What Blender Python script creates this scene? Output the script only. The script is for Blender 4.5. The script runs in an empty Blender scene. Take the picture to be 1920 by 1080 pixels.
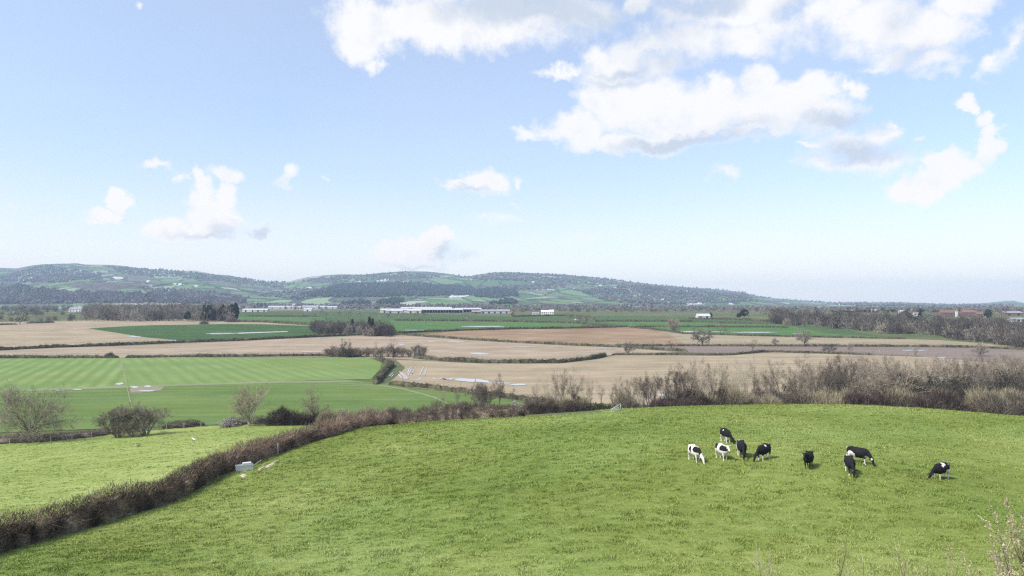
import bpy, math, random
import numpy as np
from mathutils import Vector
R = math.radians
SC = bpy.context.scene
COL = SC.collection
# ------------------------------------------------------------------ camera
F, CX, CY, HZ, CAMZ = 1300.0, 960.0, 540.0, 574.0, 32.0
PITCH = math.atan((HZ - CY) / F)
cam = bpy.data.cameras.new('camera')
cam.sensor_width = 36; cam.lens = 36 * F / 1920; cam.clip_start = 0.5; cam.clip_end = 60000
camo = bpy.data.objects.new('camera', cam); COL.objects.link(camo)
camo.location = (0, 0, CAMZ); camo.rotation_euler = (R(90) + PITCH, 0, 0)
SC.camera = camo
# ------------------------------------------------------------------ light
SUN_EL, SUN_AZ = R(48), R(-122)      # azimuth measured from +Y (view direction) towards +X
SUN_STRENGTH, SUN_ANGLE = 2.4, R(11)
SKY_STRENGTH, EXPOSURE = 0.097, 1.25
SC.cycles.use_denoising = False; SC.cycles.filter_width = 1.35; SC.cycles.use_adaptive_sampling = False
SC.view_settings.view_transform = 'Standard'; SC.view_settings.look = 'None'
SC.view_settings.gamma = 1; SC.view_settings.exposure = EXPOSURE; SC.view_settings.use_curve_mapping = False
sun = bpy.data.lights.new('sun', 'SUN'); sun.energy = SUN_STRENGTH; sun.angle = SUN_ANGLE; sun.color = (1.0, .965, .9)
suno = bpy.data.objects.new('sun', sun); COL.objects.link(suno)
sd = Vector((math.sin(SUN_AZ) * math.cos(SUN_EL), math.cos(SUN_AZ) * math.cos(SUN_EL), math.sin(SUN_EL)))
suno.rotation_euler = sd.to_track_quat('Z', 'Y').to_euler(); suno.location = (0, 0, 500)


class NG:
    """small node helper"""
    def __init__(s, tree): s.t = tree; s.n = tree.nodes; s.l = tree.links
    def put(s, sock, v):
        if isinstance(v, bpy.types.NodeSocket): s.l.new(v, sock)
        elif v is not None: sock.default_value = v
    def math(s, op, a, b=None, c=None, clamp=False):
        n = s.n.new('ShaderNodeMath'); n.operation = op; n.use_clamp = clamp
        for i, v in enumerate((a, b, c)):
            if v is not None: s.put(n.inputs[i], v)
        return n.outputs[0]
    def vec(s, op, a, b=None, c=None, out=0):
        n = s.n.new('ShaderNodeVectorMath'); n.operation = op
        for i, v in enumerate((a, b, c)):
            if v is not None: s.put(n.inputs[i], v)
        return n.outputs[1] if op in ('LENGTH', 'DISTANCE', 'DOT_PRODUCT') else n.outputs[0]
    def noise(s, v, scale, detail=4, rough=.55, dist=0, out=0):
        n = s.n.new('ShaderNodeTexNoise'); s.put(n.inputs['Vector'], v)
        n.inputs['Scale'].default_value = scale; n.inputs['Detail'].default_value = detail
        n.inputs['Roughness'].default_value = rough; n.inputs['Distortion'].default_value = dist
        return n.outputs[out]
    def ramp(s, f, stops, interp='LINEAR'):
        n = s.n.new('ShaderNodeValToRGB'); n.color_ramp.interpolation = interp
        e = n.color_ramp.elements
        while len(e) < len(stops): e.new(.5)
        for i, (p, c) in enumerate(stops): e[i].position = p; e[i].color = (*c, 1)
        s.put(n.inputs[0], f); return n.outputs[0]
    def mix(s, f, a, b, mode='MIX'):
        n = s.n.new('ShaderNodeMix'); n.data_type = 'RGBA'; n.blend_type = mode
        s.put(n.inputs[0], f)
        for k, v in ((6, a), (7, b)):
            s.put(n.inputs[k], (*v, 1) if isinstance(v, tuple) and len(v) == 3 else v)
        return n.outputs[2]
    def smooth(s, v, lo, hi, to0=0., to1=1.):
        n = s.n.new('ShaderNodeMapRange'); n.interpolation_type = 'SMOOTHSTEP'
        s.put(n.inputs[0], v); n.inputs[1].default_value = lo; n.inputs[2].default_value = hi
        n.inputs[3].default_value = to0; n.inputs[4].default_value = to1
        return n.outputs[0]
    def comb(s, x, y, z=0.):
        n = s.n.new('ShaderNodeCombineXYZ')
        for i, v in enumerate((x, y, z)): s.put(n.inputs[i], v)
        return n.outputs[0]
    def sep(s, v):
        n = s.n.new('ShaderNodeSeparateXYZ'); s.put(n.inputs[0], v); return n.outputs


def px_azel(px, py):
    a = PITCH; u = (px - CX) / F; v = (CY - py) / F
    d = Vector((u, math.cos(a) - v * math.sin(a), math.sin(a) + v * math.cos(a))).normalized()
    return math.atan2(d.x, d.y), math.asin(d.z)


# ------------------------------------------------------------------ sky with clouds (directions only: azimuth, elevation)
world = bpy.data.worlds.new('World'); SC.world = world; world.use_nodes = True
wt = world.node_tree; wt.nodes.clear(); g = NG(wt)
wout = wt.nodes.new('ShaderNodeOutputWorld'); bg = wt.nodes.new('ShaderNodeBackground')
bg.inputs['Strength'].default_value = SKY_STRENGTH
wt.links.new(bg.outputs[0], wout.inputs[0])
sky = wt.nodes.new('ShaderNodeTexSky'); sky.sky_type = 'NISHITA'; sky.sun_disc = False
sky.sun_elevation = SUN_EL; sky.sun_rotation = SUN_AZ
sky.altitude = 50; sky.air_density = 1.0; sky.dust_density = 1.0; sky.ozone_density = 2.5
tc = wt.nodes.new('ShaderNodeTexCoord')
D = g.vec('NORMALIZE', tc.outputs['Generated'])
dx, dy, dz = g.sep(D)
az = g.math('ARCTAN2', dx, dy); el = g.math('ARCSINE', dz)
AE = g.comb(az, el, 0.)
# warp
w1 = g.noise(AE, 9, 3, .5, out=1); w2 = g.noise(AE, 34, 6, .62, out=1)
AEw = g.vec('MULTIPLY_ADD', g.vec('SUBTRACT', w1, (.5, .5, .5)), (.075, .055, 0), AE)
AEw = g.vec('MULTIPLY_ADD', g.vec('SUBTRACT', w2, (.5, .5, .5)), (.050, .042, 0), AEw)
CL = [  # px, py, rx, ry, strength
 (700,40,110,60,1.3),(675,72,70,42,1.2),(700,112,32,30,.9),(800,42,150,62,1.3),(950,38,160,56,1.2),(1090,25,110,46,1.1),(1205,5,36,34,1.1),(900,-60,330,90,1.3),(1000,70,160,30,.45),
 (1150,135,90,34,1.0),(1235,125,80,32,.7),(1700,60,100,60,.8),(1600,85,60,34,.55),(1760,120,60,30,.7),(1760,330,80,44,.8),(1150,112,80,40,1.1),(1200,90,80,42,.9),(1290,70,110,60,.75),(1055,130,62,13,.75),(1260,20,60,30,.6),
 (1390,15,160,50,1.0),(1400,65,130,42,.8),(1640,40,110,62,1.15),(1570,20,80,42,.9),(1750,70,90,50,1.1),(1860,110,30,34,.9),(1800,15,70,48,1.2),(1690,110,90,30,.7),(1890,80,40,48,.6),(1500,60,120,45,.45),(1500,-60,400,80,1.1),(1640,125,60,16,.5),
 (1125,180,66,52,1.4),(1085,235,72,46,1.3),(1200,195,120,66,1.4),(1130,262,110,26,1.1),(1345,165,46,34,1.2),(1425,150,56,48,1.35),(1520,165,60,34,1.1),(1590,162,28,20,1.0),(1300,212,150,66,1.4),(1450,205,130,62,1.3),(1545,215,80,50,1.1),(1240,262,170,26,1.0),(985,254,44,11,.7),(1400,252,120,26,.7),(1020,240,40,20,.7),
 (1600,270,90,42,.85),(1550,305,90,26,.6),(1650,240,44,34,.8),(1660,216,16,11,.8),(1640,292,90,40,.8),(1530,272,34,10,.7),
 (1715,350,82,40,2.0),(1780,318,68,56,1.7),(1745,298,44,30,1.3),(1685,360,40,32,1.5),(1832,318,34,38,1.2),(1862,270,26,46,1.2),(1868,232,24,26,1.1),(1850,205,34,20,1.1),(1815,185,28,22,1.2),(1725,248,16,11,.5),
 (905,340,54,28,1.3),(932,334,38,24,1.3),(850,348,58,12,.7),(978,346,14,11,.8),(895,355,80,11,.6),(553,333,19,24,1.0),(548,343,24,12,.6),
 (355,335,24,26,1.2),(368,368,38,40,1.5),(425,323,50,17,1.2),(422,360,34,42,1.4),(400,405,62,40,1.6),(318,428,54,26,1.3),(370,434,100,20,1.1),(440,410,30,30,.8),(490,428,28,15,.7),(300,418,20,14,.8),
 (282,318,34,11,.7),(318,334,18,13,.6),(232,374,32,19,1.2),(200,396,46,19,1.2),(178,412,30,10,.6),(225,405,34,10,.5),
 (780,466,80,30,2.2),(824,453,34,30,2.2),(750,478,64,20,1.6),(775,492,105,14,.9),(720,488,50,9,.7),(940,418,66,16,.42),(900,410,18,10,.42),(880,480,60,20,.3),
 (25,492,46,11,.8),(10,385,20,12,.6),(1775,556,14,14,.7),(1745,568,42,8,.6),(1912,530,14,14,.6),(1355,325,34,18,.5),(1100,450,90,12,.25),(1560,500,160,14,.2),(970,384,14,6,.4),(630,340,10,6,.4),(285,5,14,10,.5),
 (-330,60,180,60,1.1),(-350,300,120,40,1.0),(2100,150,160,60,1.2),(2250,350,120,50,1.1),(2050,480,80,22,1.0)]
GREY = [(1120,30,200,50,.7),(1230,60,120,50,.4),(1160,150,90,16,.5),(1720,110,90,30,.4),(1420,262,120,12,.5),(980,18,210,46,1.),(1040,-30,260,60,1.),(900,-70,300,50,.8),(1310,0,140,34,1.),(1330,-50,200,50,.9),(1180,128,80,18,.7),(1250,120,70,40,.45),(1280,264,180,18,1.),(1400,240,120,20,.4),(1575,222,100,32,.9),
 (1620,278,110,34,1.),(1530,298,70,14,.4),(1690,40,60,40,.4),(1480,20,60,30,.4),(800,497,110,10,.5),(860,478,50,20,.9),(440,430,60,26,.6),(400,440,100,12,.6),(490,430,34,16,.7),(240,405,26,10,.6),(880,356,70,8,.5)]
def blobs(lst, coord, squared=True):
    cur = None
    for (px, py, rx, ry, s) in lst:
        a, e = px_azel(px, py)
        a1, _ = px_azel(px + rx, py); _, e1 = px_azel(px, py - ry)
        sa, se = 1 / max(1e-4, a1 - a), 1 / max(1e-4, e1 - e)
        v = g.vec('MULTIPLY_ADD', coord, (sa, se, 0), (-a * sa, -e * se, 0))
        ln = g.vec('LENGTH', v)
        val = g.math('MULTIPLY_ADD', ln, -s, s)        # s*(1-r)
        cur = val if cur is None else g.math('SMOOTH_MAX', cur, val, .22)
    return cur
dens = blobs(CL, AEw)
fine = g.noise(AE, 42, 9, .66)
dens2 = g.math('ADD', dens, g.math('MULTIPLY', g.math('SUBTRACT', fine, .5), .85))
# free clouds away from the part in view
gen = g.noise(g.vec('MULTIPLY', D, (1, 1, 2.4)), 3.2, 9, .58)
genm = g.math('SUBTRACT', gen, .56)
out_mask = g.math('MAXIMUM', g.smooth(g.math('ABSOLUTE', az), .95, 1.25), g.smooth(el, .5, .65))
gend = g.math('MULTIPLY', g.math('MULTIPLY', genm, 4.), out_mask)
dens3 = g.math('MAXIMUM', g.math('SUBTRACT', dens2, out_mask), gend)
alpha = g.smooth(dens3, -.08, .66)
grey = blobs(GREY, AEw)
shape = g.noise(AE, 22, 6, .55)
gmask = g.smooth(g.math('ADD', grey, g.math('MULTIPLY', g.math('SUBTRACT', shape, .5), .5)), -.1, .7)
gmask = g.math('MAXIMUM', gmask, g.math('MULTIPLY', g.smooth(shape, .5, .8), .35))
CW = 1 / (SKY_STRENGTH * 2 ** EXPOSURE)      # radiance that shows as 1.0
warm = g.smooth(el, .0, .22)
white = g.mix(warm, (1.22 * CW, 1.14 * CW, 1.06 * CW), (1.03 * CW, 1.02 * CW, 1.02 * CW))
greyc = g.mix(warm, (.74 * CW, .80 * CW, .88 * CW), (.64 * CW, .72 * CW, .84 * CW))
ccol = g.mix(gmask, white, greyc)
# thin high veil: paler towards the horizon and the sun side
veil = g.noise(g.vec('MULTIPLY', D, (1, 1, 3)), 2.2, 5, .5)
vfac = g.math('ADD', g.math('MULTIPLY_ADD', veil, .35, .14), g.smooth(el, -.02, .24, .42, 0.), clamp=True)
skyc = g.mix(1.0, sky.outputs[0], (1.0, 1.0, 1.0), 'MULTIPLY')
SKYV = g.mix(vfac, skyc, g.mix(g.smooth(el, -.02, .2), (1.40 * CW, 1.25 * CW, 1.06 * CW), (.84 * CW, .90 * CW, 1.05 * CW)))
alo = g.math('MULTIPLY', alpha, .97)
wt.links.new(g.mix(alo, SKYV, ccol), bg.inputs['Color'])

# ------------------------------------------------------------------ terrain
YP = [(-400, 0), (520, 0), (600, 1.6), (700, 4.6), (850, 9.0), (1000, 13.4), (1150, 16.8), (1300, 19.4), (1600, 20.4), (2000, 20.6), (3000, 21), (14000, 22)]
YK = np.concatenate([np.arange(-60, 280, 1.25), np.arange(280, 600, 16), np.arange(600, 2300, 25), np.array([2300, 2500, 3000, 5000, 9000, 14000])]).astype(float)
def prof(y):
    xs = np.array([p[0] for p in YP], float); zs = np.array([p[1] for p in YP], float)
    acc = 0
    for k in np.linspace(-50, 50, 9): acc = acc + np.interp(y + k, xs, zs)
    return acc / 9 * (y > 470) if np.ndim(y) else acc / 9
ZK = np.where(YK > 465, prof(YK), 0.0)
def ray(px, py):
    a = PITCH; u = (np.asarray(px, float) - CX) / F; v = (CY - np.asarray(py, float)) / F
    return np.stack([u, np.cos(a) - v * np.sin(a), np.sin(a) + v * np.cos(a)], -1)
def pix(p):
    p = np.asarray(p, float); q = p - np.array([0, 0, CAMZ]); a = PITCH
    f = q[..., 1] * np.cos(a) + q[..., 2] * np.sin(a); up = -q[..., 1] * np.sin(a) + q[..., 2] * np.cos(a)
    return np.stack([CX + F * q[..., 0] / f, CY - F * up / f], -1)
CPX = [(960,1080,36),(50,1050,42),(1900,1080,34),(1600,870,58),(1000,900,60),(960,1000,44),(1300,820,74),(1300,780,98),(1600,800,86),
 (1400,760,115),(1650,762,110),(1800,772,104),(1900,785,100),(1150,768,120),(950,783,118),(800,795,114),(640,815,105),(560,840,98),(460,883,82),(300,945,65),(150,998,54),(0,1042,46),
 (1800,900,56),(1750,1000,42),(700,900,68),(800,840,86),(500,1000,48),
 (0,955,66),(200,920,78),(0,900,95),(300,870,100),(200,870,112),(450,835,120),(550,812,140),(380,830,135)]
anch = [(0,0,20.5),(0,-40,21),(60,0,21),(-60,0,17),(60,-50,21),(-60,-50,18),(110,40,18.5),(150,60,16),(140,110,11),(-90,30,13),(-120,60,8),(-150,120,1),(-260,60,2),(-260,-50,6),(260,60,6),(260,-50,12),(200,140,0)]
for px_, y_ in ((0,833),(200,822),(400,804),(550,797)):
    d = ray(px_, y_); t = CAMZ / -d[2]; anch.append((d[0]*t, d[1]*t, 0.05)); anch.append((d[0]*t, d[1]*t+14, -1.2))
for X_, Y_ in ((-60,205),(-30,200),(0,198),(30,197),(60,196),(100,190),(140,180)): anch.append((X_, Y_, -.6))
for X_ in range(-260, 261, 65): anch.append((X_, 235, -3)); anch.append((X_, 285, -4))
pts = []
for (a_, b_, c_) in CPX:
    d = ray(a_, b_); t = c_ / d[1]; pts.append((d[0]*t, d[1]*t, CAMZ + d[2]*t))
CP = np.array(pts + anch, float)
def _k(r2): return np.where(r2 > 0, .5 * r2 * np.log(np.maximum(r2, 1e-9)), 0)
n_ = len(CP); dd = ((CP[:, None, :2] - CP[None, :, :2]) ** 2).sum(-1) / 1e4
K = _k(dd) + np.eye(n_) * 2e-3
Pm = np.c_[np.ones(n_), CP[:, :2] / 100]
A = np.block([[K, Pm], [Pm.T, np.zeros((3, 3))]])
TW = np.linalg.solve(A, np.r_[CP[:, 2], 0, 0, 0])
def tps(x, y):
    x = np.asarray(x, float); sh = x.shape; x = x.ravel(); y = np.asarray(y, float).ravel(); out = np.zeros(x.size)
    for i in range(0, x.size, 20000):
        q = np.stack([x[i:i+20000], y[i:i+20000]], -1)
        r2 = ((q[:, None] - CP[None, :, :2]) ** 2).sum(-1) / 1e4
        out[i:i+20000] = _k(r2) @ TW[:n_] + TW[n_] + q @ TW[n_+1:] / 100
    return out.reshape(sh)
# skyline of the far hills
SKL = np.array([(-900,520),(-500,505),(-250,498),(-60,500),(30,503),(60,497),(80,495),(130,494),(140,493),(160,496),(200,496),(230,498),(260,502),(300,506),(345,508),(365,507),(400,514),(430,516),(445,519),(465,523),(500,529),(535,529),(560,523),(580,519),(620,515),(640,514),(690,515),(720,511),(760,508),(800,509),(840,513),(870,518),(885,517),(900,514),(930,510),(970,510),(1000,512),(1060,515),(1110,519),(1130,522),(1180,528),(1240,535),(1280,538),(1340,542),(1395,548),(1410,553),(1450,559),(1500,563),(1560,567),(1620,567),(1690,566.5),(1740,569),(1800,570),(1850,568),(1885,564),(1900,563.5),(1920,568),(2100,566),(2400,566),(2900,560)], float)
def vnoise(x, y, seed=0):
    def h(i, j): 
        v = np.sin(i * 127.1 + j * 311.7 + seed * 74.7) * 43758.5453; return v - np.floor(v)
    xi, yi = np.floor(x), np.floor(y); xf, yf = x - xi, y - yi
    u, v = xf*xf*(3-2*xf), yf*yf*(3-2*yf)
    return (h(xi,yi)*(1-u)+h(xi+1,yi)*u)*(1-v)+(h(xi,yi+1)*(1-u)+h(xi+1,yi+1)*u)*v
def fbm(x, y, o=4, seed=0):
    s = 0; a = .5
    for k in range(o): s = s + a * vnoise(x*2**k, y*2**k, seed + k); a *= .5
    return s
def hillz(x, y):
    q = CX + F * x / np.maximum(y, 1)
    sk = np.interp(q, SKL[:, 0], SKL[:, 1])
    Dr = np.interp(q, [-900, 500, 560, 1300, 1500, 2900], [5200, 5600, 6000, 6400, 7600, 8200])
    # the skyline pixel row gives the crest height at distance Dr
    a = PITCH; v = (CY - sk) / F
    slope = (np.sin(a) + v*np.cos(a)) / (np.cos(a) - v*np.sin(a))
    zr = CAMZ + slope * Dr
    b = np.interp(y, YK, ZK)
    t = (y - 2200) / (Dr - 2200)
    tt = np.clip(t, 0, 1)
    fold = (fbm(x/900+3, y/900, 3, 5) - .44) * 150 * np.sin(np.pi*tt) ** 1.2 * np.clip((zr-40)/250, 0, 1)
    up = b + (zr - b) * tt ** 1.45 * (1 + .25*(1-tt)) + fold
    down = b + (zr - b) * np.clip(1 - (t-1)*1.2, 0, 1)
    return np.where(t < 0, b, np.where(t <= 1, up, down))
def H(x, y):
    x = np.asarray(x, float); y = np.asarray(y, float); x, y = np.broadcast_arrays(x, y)
    z = np.array(np.interp(y, YK, ZK))
    m = (y < 285) & (np.abs(x) < 270)
    if m.any(): z[m] = np.maximum(0, tps(x[m], y[m]))
    m = y > 2200
    if m.any(): z[m] = hillz(x[m], y[m])
    return z
YS = np.concatenate([np.linspace(18, 260, 900), np.geomspace(261, 9000, 2200)])
def hit(px, py):
    """world point where the ray through a pixel first meets the ground"""
    d = ray(px, py); t = YS / d[1]; z = CAMZ + d[2]*t; h = H(d[0]*t, YS)
    b = np.nonzero(z < h)[0]
    if len(b) == 0: i = int(np.argmin(z - h)); return np.array([d[0]*t[i], YS[i], h[i]])
    i = b[0]
    if i == 0: return np.array([d[0]*t[0], YS[0], h[0]])
    e0, e1 = z[i-1]-h[i-1], z[i]-h[i]; f = e0/(e0-e1); y = YS[i-1]*(1-f)+YS[i]*f; tt = y/d[1]; x = d[0]*tt
    return np.array([x, y, float(H(x, y))])
def at(px, Y):
    x = (px - CX) / F * Y; return np.array([x, Y, float(H(x, Y))])
def htop(px, Y, ytop):
    """height of a thing standing at depth Y whose top shows at pixel row ytop"""
    d = ray(px, ytop); p = at(px, Y); return CAMZ + d[2]/d[1]*Y - p[2]

# ------------------------------------------------------------------ mesh + tag helpers
def tag(o, label=None, cat=None, group=None, kind=None):
    if label: o['label'] = label
    if cat: o['category'] = cat
    if group: o['group'] = group
    if kind: o['kind'] = kind
    return o
def mk_mesh(name, V, faces, mats, smooth=False, midx=None, attr=None):
    """faces: list of int arrays (n,3) or (n,4)"""
    me = bpy.data.meshes.new(name); V = np.asarray(V, np.float32)
    me.vertices.add(len(V)); me.vertices.foreach_set('co', V.ravel())
    faces = [np.asarray(f, np.int32) for f in faces if len(f)]
    loops = np.concatenate([f.ravel() for f in faces]); tot = np.concatenate([np.full(len(f), f.shape[1], np.int32) for f in faces])
    st = np.concatenate([[0], np.cumsum(tot)[:-1]]).astype(np.int32)
    me.loops.add(len(loops)); me.loops.foreach_set('vertex_index', loops)
    me.polygons.add(len(tot)); me.polygons.foreach_set('loop_start', st); me.polygons.foreach_set('loop_total', tot)
    me.polygons.foreach_set('use_smooth', np.full(len(tot), smooth))
    for m in (mats if isinstance(mats, (list, tuple)) else [mats]): me.materials.append(m)
    if midx is not None: me.polygons.foreach_set('material_index', np.asarray(midx, np.int32))
    if len(V) > 500:
        ln_ = 4 if faces[0].shape[1] == 4 and len(faces) == 1 else 3; kk_ = np.arange(len(V))//ln_; r_ = np.sin(kk_*12.9898)*43758.5453
        a = me.attributes.new('rnd', 'FLOAT', 'POINT'); a.data.foreach_set('value', (r_-np.floor(r_)).astype(np.float32))
    if attr:
        for k, v in attr.items():
            a = me.attributes.new(k, 'FLOAT', 'POINT'); a.data.foreach_set('value', np.asarray(v, np.float32))
    me.update(calc_edges=True); me.validate(); return me
def obj(name, me, parent=None, loc=None, rz=0, sc=None):
    o = bpy.data.objects.new(name, me); COL.objects.link(o)
    if parent: o.parent = parent
    if loc is not None: o.location = loc
    if rz: o.rotation_euler.z = rz
    if sc is not None: o.scale = sc if isinstance(sc, (tuple, list)) else (sc,)*3
    return o
def empty(name, loc, rz=0, sc=1):
    return obj(name, None, None, loc, rz, sc)
def copy_thing(o, loc, rz=0, sc=1, label=None, group=None):
    c = o.copy(); COL.objects.link(c); c.location = loc; c.rotation_euler = (0, 0, rz); c.scale = sc if isinstance(sc, (tuple, list)) else (sc,)*3
    if label: c['label'] = label
    if group: c['group'] = group
    for ch in list(o.children):
        d = ch.copy(); COL.objects.link(d); d.parent = c
    return c
class MB:
    def __init__(s): s.V = []; s.F3 = []; s.F4 = []; s.n = 0; s.m3 = []; s.m4 = []
    def add(s, V, F4=(), F3=(), m=0):
        V = np.asarray(V, float); s.V.append(V)
        if len(F4): s.F4.append(np.asarray(F4) + s.n); s.m4 += [m]*len(F4)
        if len(F3): s.F3.append(np.asarray(F3) + s.n); s.m3 += [m]*len(F3)
        s.n += len(V)
    def box(s, c, d, rz=0, m=0, rx=0):
        c = np.asarray(c, float); d = np.asarray(d, float)/2
        v = np.array([[i, j, k] for k in (-1, 1) for j in (-1, 1) for i in (-1, 1)], float) * d
        if rx: v = v @ np.array([[1,0,0],[0,math.cos(rx),math.sin(rx)],[0,-math.sin(rx),math.cos(rx)]])
        if rz: v = v @ np.array([[math.cos(rz), math.sin(rz), 0], [-math.sin(rz), math.cos(rz), 0], [0, 0, 1]])
        s.add(v + c, [[0,2,3,1],[4,5,7,6],[0,1,5,4],[2,6,7,3],[0,4,6,2],[1,3,7,5]], m=m)
    def tube(s, P, rad, n=6, m=0, cap=True):
        P = np.asarray(P, float); k = len(P); rad = np.broadcast_to(np.asarray(rad, float), (k,) if np.ndim(rad) < 2 else np.shape(rad))
        T = np.gradient(P, axis=0); T /= np.linalg.norm(T, axis=1)[:, None] + 1e-9
        ref = np.array([0, 0, 1.]) if abs(T[0][2]) < .9 else np.array([1., 0, 0])
        vs = []
        for i in range(k):
            a = np.cross(T[i], ref); a /= np.linalg.norm(a) + 1e-9; b = np.cross(a, T[i])
            ra, rb = (rad[i] if np.ndim(rad[i]) else (rad[i], rad[i]))
            th = np.arange(n) * 2*np.pi/n
            vs.append(P[i] + np.outer(np.cos(th), a)*ra + np.outer(np.sin(th), b)*rb)
        V = np.concatenate(vs); q = []
        for i in range(k-1):
            for j in range(n): q.append([i*n+j, i*n+(j+1) % n, (i+1)*n+(j+1) % n, (i+1)*n+j])
        t = []
        if cap:
            V = np.concatenate([V, P[:1], P[-1:]]); a0, a1 = k*n, k*n+1
            for j in range(n): t.append([a0, (j+1) % n, j]); t.append([a1, (k-1)*n+j, (k-1)*n+(j+1) % n])
        s.add(V, q, t, m)
    def mesh(s, name, mats, smooth=False):
        fs = []; mi = []
        if s.F4: fs.append(np.concatenate(s.F4)); mi += s.m4
        if s.F3: fs.append(np.concatenate(s.F3)); mi += s.m3
        return mk_mesh(name, np.concatenate(s.V), fs, mats, smooth, mi)

# ------------------------------------------------------------------ materials
def newmat(name, rough=.9, spec=.2):
    m = bpy.data.materials.new(name); m.use_nodes = True
    b = m.node_tree.nodes['Principled BSDF']; b.inputs['Roughness'].default_value = rough
    b.inputs['Specular IOR Level'].default_value = spec
    return m, NG(m.node_tree), b
def pos(gn):
    n = gn.n.new('ShaderNodeNewGeometry'); return n.outputs['Position']
def bump(gn, b, h, strength, dist):
    n = gn.n.new('ShaderNodeBump'); n.inputs['Strength'].default_value = strength; n.inputs['Distance'].default_value = dist
    gn.put(n.inputs['Height'], h); gn.l.new(n.outputs[0], b.inputs['Normal'])
def setc(gn, b, c): gn.put(b.inputs['Base Color'], c)
def flat(name, col, rough=.7, spec=.3, var=.15, scale=3., metal=0):
    m, gn, b = newmat(name, rough, spec); b.inputs['Metallic'].default_value = metal
    t = gn.n.new('ShaderNodeTexCoord').outputs['Object']
    f = gn.noise(t, scale, 5)
    setc(gn, b, gn.mix(f, tuple(c*(1-var) for c in col), tuple(min(1, c*(1+var)) for c in col))); return m
def tone(gn, c, amt):
    a = gn.n.new('ShaderNodeAttribute'); a.attribute_name = 'rnd'
    k = gn.math('MULTIPLY_ADD', a.outputs['Fac'], 2*amt, 1-amt)
    return gn.mix(1., c, gn.comb(k, k, k), 'MULTIPLY')
def grassmat(name, dark, mid, light, s1=.05, s2=.6, s3=3., bs=.5, bd=.25, amt=0., cool=0.):
    m, gn, b = newmat(name, .95, .08)
    p = pos(gn)
    a = gn.noise(p, s1, 5, .6); c = gn.noise(gn.vec('MULTIPLY', p, (.7, 1.2, 1)), s2, 5, .65); d = gn.noise(p, s3, 4, .7)
    v = gn.math('ADD', gn.math('MULTIPLY', a, .42), gn.math('ADD', gn.math('MULTIPLY', c, .36), gn.math('MULTIPLY', d, .22)))
    col = gn.ramp(v, [(.36, dark), (.5, mid), (.64, light)])
    if cool:     # sward of a second, greyer grass in broad patches
        k = gn.smooth(gn.noise(gn.vec('ADD', p, (31., 7., 0.)), .035, 5, .65), .44, .62)
        col = gn.mix(gn.math('MULTIPLY', k, cool), col, gn.mix(1., col, (.84, .99, 1.0), 'MULTIPLY'))
    if amt: col = tone(gn, col, amt)
    setc(gn, b, col)
    bump(gn, b, gn.math('ADD', c, gn.math('MULTIPLY', d, .5)), bs, bd)
    return m
def stripemat(name, c1, c2, direction, period, blend=.5, patch=(.0, .0, .0), pf=0., wob=.15, fine=0., rough=.95, streak=.35, smin=.3, smax=.65):
    """crop field: rows along a ground direction"""
    m, gn, b = newmat(name, rough, .1)
    p = pos(gn); nx, ny = direction[1], -direction[0]; L = math.hypot(nx, ny); nx /= L; ny /= L
    s0 = gn.vec('DOT_PRODUCT', p, (nx, ny, 0)); t0 = gn.vec('DOT_PRODUCT', p, (-ny, nx, 0))
    s = gn.math('ADD', s0, gn.math('MULTIPLY', gn.noise(p, .012, 2), period*3*wob*4))
    w = gn.math('MULTIPLY_ADD', gn.math('SINE', gn.math('MULTIPLY', s, 2*math.pi/period)), .5, .5)
    w = gn.math('MULTIPLY', w, gn.smooth(gn.noise(p, .02, 3), smin, smax))
    n1 = gn.noise(p, .035, 6, .6); n2 = gn.noise(p, .5, 5, .75)
    st = gn.smooth(gn.noise(gn.comb(s0, gn.math('MULTIPLY', t0, .04), 0.), .16, 6, .7), .36, .64)
    base = gn.math('ADD', gn.math('MULTIPLY', st, streak), gn.math('ADD', gn.math('MULTIPLY', gn.smooth(n1, .3, .7), .6-streak*.5), gn.math('MULTIPLY', gn.smooth(n2, .3, .7), .4-streak*.5)))
    f = gn.math('ADD', gn.math('MULTIPLY', w, blend), gn.math('MULTIPLY', base, 1-blend), clamp=True)
    col = gn.mix(f, c1, c2)
    if pf: col = gn.mix(gn.math('MULTIPLY', gn.smooth(gn.noise(gn.vec('MULTIPLY', p, (.35, 1, 1)), .018, 4, .6), .48, .68), pf), col, patch)
    if fine:
        s2 = gn.math('SINE', gn.math('MULTIPLY', s, 2*math.pi/(period*.23)))
        col = gn.mix(gn.math('MULTIPLY_ADD', s2, fine*.5, fine*.5, clamp=True), col, tuple(x*.72 for x in c1))
    setc(gn, b, col); bump(gn, b, n2, .3, .2)
    return m
def twigmat(name, cols, scale=.25, rnd=.35):
    """bark and twigs: tone varies over the thing and from tree to tree"""
    m, gn, b = newmat(name, .9, .15)
    t = gn.n.new('ShaderNodeTexCoord').outputs['Object']
    oi = gn.n.new('ShaderNodeObjectInfo').outputs['Random']
    n = gn.noise(gn.vec('ADD', t, gn.comb(gn.math('MULTIPLY', oi, 90.), 0., 0.)), scale, 4, .6)
    f = gn.math('ADD', gn.math('MULTIPLY', n, 1-rnd), gn.math('MULTIPLY', oi, rnd), clamp=True)
    k = len(cols)
    setc(gn, b, tone(gn, gn.ramp(f, [(.28 + .44*i/(k-1), c) for i, c in enumerate(cols)]), .45)); return m
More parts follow.
